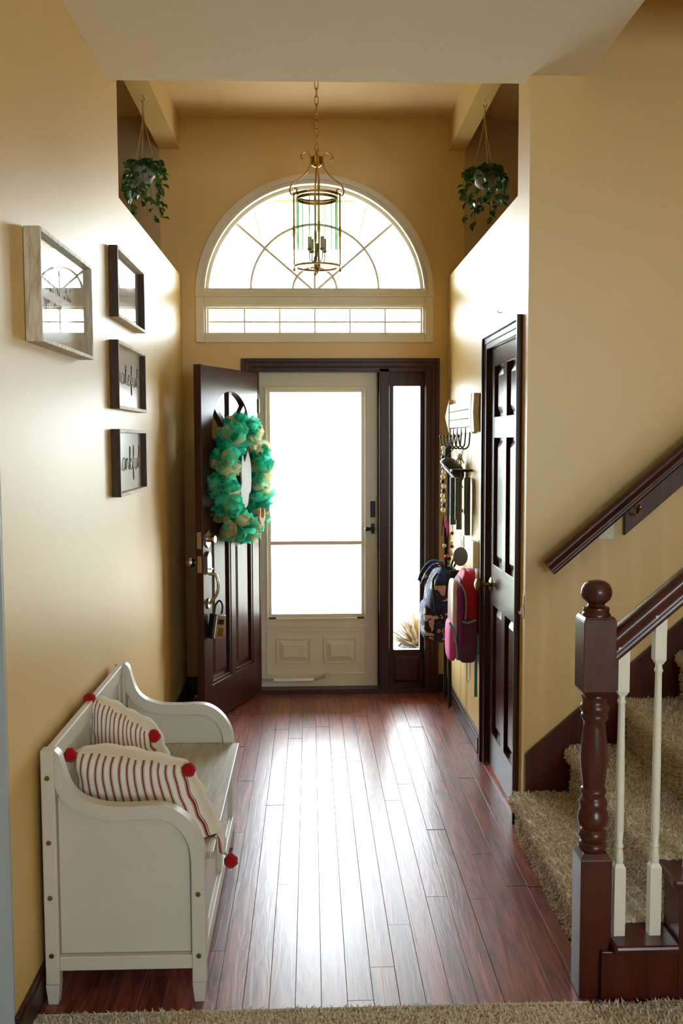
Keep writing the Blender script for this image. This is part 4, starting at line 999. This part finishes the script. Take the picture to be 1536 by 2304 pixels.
# ---- backpacks
def rounded(c, hx, hy, hz, p=.5, seg=28, rings=20, shape=None):
    mb = MB().ball((0, 0, 0), 1, seg, rings, (hx, hy, hz), p)
    if shape: mb.v = [shape(*q) for q in mb.v]
    mb.v = [(x+c[0], y+c[1], z+c[2]) for x, y, z in mb.v]; return mb
bp = thing('camo_backpack', 'blue, black and white camouflage backpack hanging near the sidelight', 'backpack', (R-.004, 5.60, .48))
def shp(x, y, z):
    t = (z+.23)/.46; k = 1.0-.55*max(0, t-.62)/.38
    if x < 0: x *= k*(1-.10*max(0, .15-t)/.15)
    return (x, y*(1-.12*max(0, t-.7)), z)
rounded((.752, 5.60, .715), .115, .155, .228, .55, shape=shp).build('body', 'camouflage', bp, smooth=180)
rounded((.655, 5.60, .62), .040, .135, .110, .55).build('front_pocket', 'camouflage', bp, smooth=180)
MB().tube(bez([(.70, 5.444, .92), (.67, 5.438, .86), (.69, 5.436, .70), (.72, 5.440, .66)], 6), .007, 6).build('zipper', 'black_cloth', bp, smooth=60)
box(.775, .842, 5.44, 5.47, .72, .935).build('side_panel', 'black_cloth', bp, bev=.012)
for y in (5.52, 5.68):
    MB().tube(bez([(.80, y, .93), (.70, y, .955), (.64, y, .90), (.615, y, .84)], 6), .013, 8).build('compression_strap', 'camouflage', bp, smooth=60)
for y in (5.50, 5.70):
    MB().prism([(.775, .50), (.795, .50), (.800, .12), (.778, .10)], 'y', y, y+.006).build('loose_strap', 'black_cloth', bp)
    MB().tube(bez([(.82, y, .92), (.86, y, .85), (.865, y, .7), (.85, y, .56)], 6), .012, 8).build('shoulder_strap', 'black_cloth', bp, smooth=60)
MB().tube(bez([(.80, 5.57, .93), (.82, 5.58, .985), (.85, 5.6, .99), (.83, 5.63, .93)], 5), .006, 6).build('carry_loop', 'black_cloth', bp, smooth=60)
MB().tube([(R, 5.6, 1.0), (R-.03, 5.6, .985), (R-.035, 5.6, 1.0)], .004, 6).build('peg', 'dark_metal', bp)
bp.scale = (.92, 1, .97); bp.location.z -= .02

pp = thing('pink_backpack', 'pink, red and purple child backpack with teal straps by the closet door', 'backpack', (R-.004, 5.10, .49))
def shp2(x, y, z):
    t = (z+.225)/.45
    if x < 0: x *= 1.0-.85*max(0, t-.80)/.20
    else: x *= 1
    return (x, y*(1-.15*max(0, t-.75)), z)
PC = (.780, 5.105, .735)
rounded(PC, .086, .125, .235, .5, shape=shp2).build('body', 'red_cloth', pp, smooth=180)
def shp3(x, y, z):
    t = (z+.215)/.43
    if x < 0: x *= 1.0-.9*max(0, t-.86)/.14
    return (x, y, z)
rounded((.745, 5.095, .72), .030, .130, .215, .5, shape=shp3).build('gusset', 'purple_cloth', pp, smooth=180)
rounded((.712, 5.10, .735), .026, .112, .185, .5).build('clear_window', 'pale_print', pp, smooth=180)
rounded((.695, 5.10, .605), .030, .105, .105, .55).build('front_pocket', 'pink_cloth', pp, smooth=180)
rounded((.790, 4.985, .62), .066, .016, .115, .5).build('side_pocket', 'purple_mesh', pp, smooth=180)
MB().tube([(.738, 4.972, .722), (.79, 4.966, .712), (.845, 4.972, .726)], .006, 8).build('pocket_binding', 'piping_grey', pp, smooth=60)
MB().tube(bez([(.740, 4.975, .91), (.770, 4.970, .86), (.776, 4.968, .78), (.770, 4.968, .73)], 6), .006, 8).build('piping', 'piping_grey', pp, smooth=60)
MB().tube(bez([(.668, 5.0, .71), (.700, 4.988, .66), (.716, 4.985, .58), (.722, 4.99, .52)], 6), .008, 8).build('pocket_piping', 'piping_grey', pp, smooth=60)
rounded((.825, 5.08, .945), .030, .06, .030, .6).build('top_panel', 'pink_cloth', pp, smooth=180)
MB().tube(bez([(.842, 5.055, .955), (.852, 5.06, 1.01), (.86, 5.075, 1.045), (.855, 5.09, 1.01), (.848, 5.10, .955)], 6), .0045, 6).build('hanging_loop', 'teal_strap', pp, smooth=60)
MB().prism([(.838, .575), (.856, .58), (.858, .33), (.836, .33)], 'y', 4.975, 4.981).build('strap_tail', 'teal_strap', pp)
rounded((.862, 5.0, .60), .010, .03, .06, .6).build('shoulder_strap', 'teal_strap', pp, smooth=180)
MB().tube([(.80, 5.06, .50), (.802, 5.06, .40), (.812, 5.06, .385), (.824, 5.06, .40), (.824, 5.06, .50)], .002, 5).build('cord_loop', 'teal_strap', pp)
MB().tube([(R, 5.075, 1.035), (R-.022, 5.075, 1.03), (R-.025, 5.075, 1.048)], .004, 6).build('peg', 'white_plastic', pp)
pp.scale = (.76, .95, 1.02); pp.location.z -= .025; pp.location.y -= .01

# ================================================================== OUTSIDE
o = box(-3, 3, D+.16, 9.4, -.25, -.02).build('porch_floor', 'concrete'); tag(o, 'pale concrete porch outside the door', kind='structure')
o = box(-60, 60, 9.4, 120, -.5, -.2).build('ground', 'lawn'); tag(o, 'front lawn beyond the porch', kind='structure')
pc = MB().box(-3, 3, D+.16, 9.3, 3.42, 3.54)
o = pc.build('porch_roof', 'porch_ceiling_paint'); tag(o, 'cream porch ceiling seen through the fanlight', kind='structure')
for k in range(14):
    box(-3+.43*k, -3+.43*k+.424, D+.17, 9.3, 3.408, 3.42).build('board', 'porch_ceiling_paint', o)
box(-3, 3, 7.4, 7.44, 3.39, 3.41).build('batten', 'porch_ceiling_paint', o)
pcol = thing('porch_column', 'white square porch column outside the sidelight', 'column', (1.02, 8.2, 0))
box(.90, 1.14, 8.1, 8.34, -.02, 3.408).build('shaft', 'porch_paint', pcol); box(.87, 1.17, 8.07, 8.37, -.02, .14).build('plinth', 'porch_paint', pcol, bev=.01)
box(.87, 1.17, 8.07, 8.37, 3.30, 3.408).build('capital', 'porch_paint', pcol, bev=.01)
sh = thing('porch_planter', 'planter of dry tan and grey foliage seen low through the sidelight', 'planter', (.80, 6.95, 0))
MB().lathe([(.10, 0), (.15, .16), (.16, .18), (.14, .18), (.13, .15)], (.76, 6.90, -.02), 20).build('pot', 'ceramic_grey', sh, smooth=40)
rnd = random.Random(5); mb = MB()
for k in range(160):
    a = rnd.uniform(0, 2*pi); e_ = rnd.uniform(.1, 1.4); l = rnd.uniform(.12, .34); d_ = Vector((cos(a)*cos(e_), sin(a)*cos(e_), sin(e_)))
    p0 = Vector((.76, 6.90, .14)); p1 = p0+d_*l; s_ = d_.cross(Vector((0, 0, 1))).normalized()*.018
    mb.add([p0, p0+d_*l*.55+s_, p1+Vector((0, 0, -.02)), p0+d_*l*.55-s_], [(0, 1, 2, 3)])
mb.build('foliage', 'shrub', sh)
hs_ = thing('house', 'pale house across the street beyond the storm door glass', 'house', (0, 42, 0))
box(-7, 7, 42, 50, -.3, 3.4).build('wall', 'siding', hs_)
MB().prism([(-7.6, 3.4), (7.6, 3.4), (4.5, 6.2), (-4.5, 6.2)], 'y', 41.5, 50.5).build('roof', 'shingle', hs_)
box(-.6, .5, 41.9, 42.05, -.2, 2.1).build('front_door', 'shingle', hs_)
for x in (-4.2, 3.0):
    f = box(x-.1, x+1.5, 41.92, 42.05, .8, 2.3).build('window', 'porch_paint', hs_); box(x, x+1.4, 41.9, 41.93, .9, 2.2).build('pane', 'shingle', f)
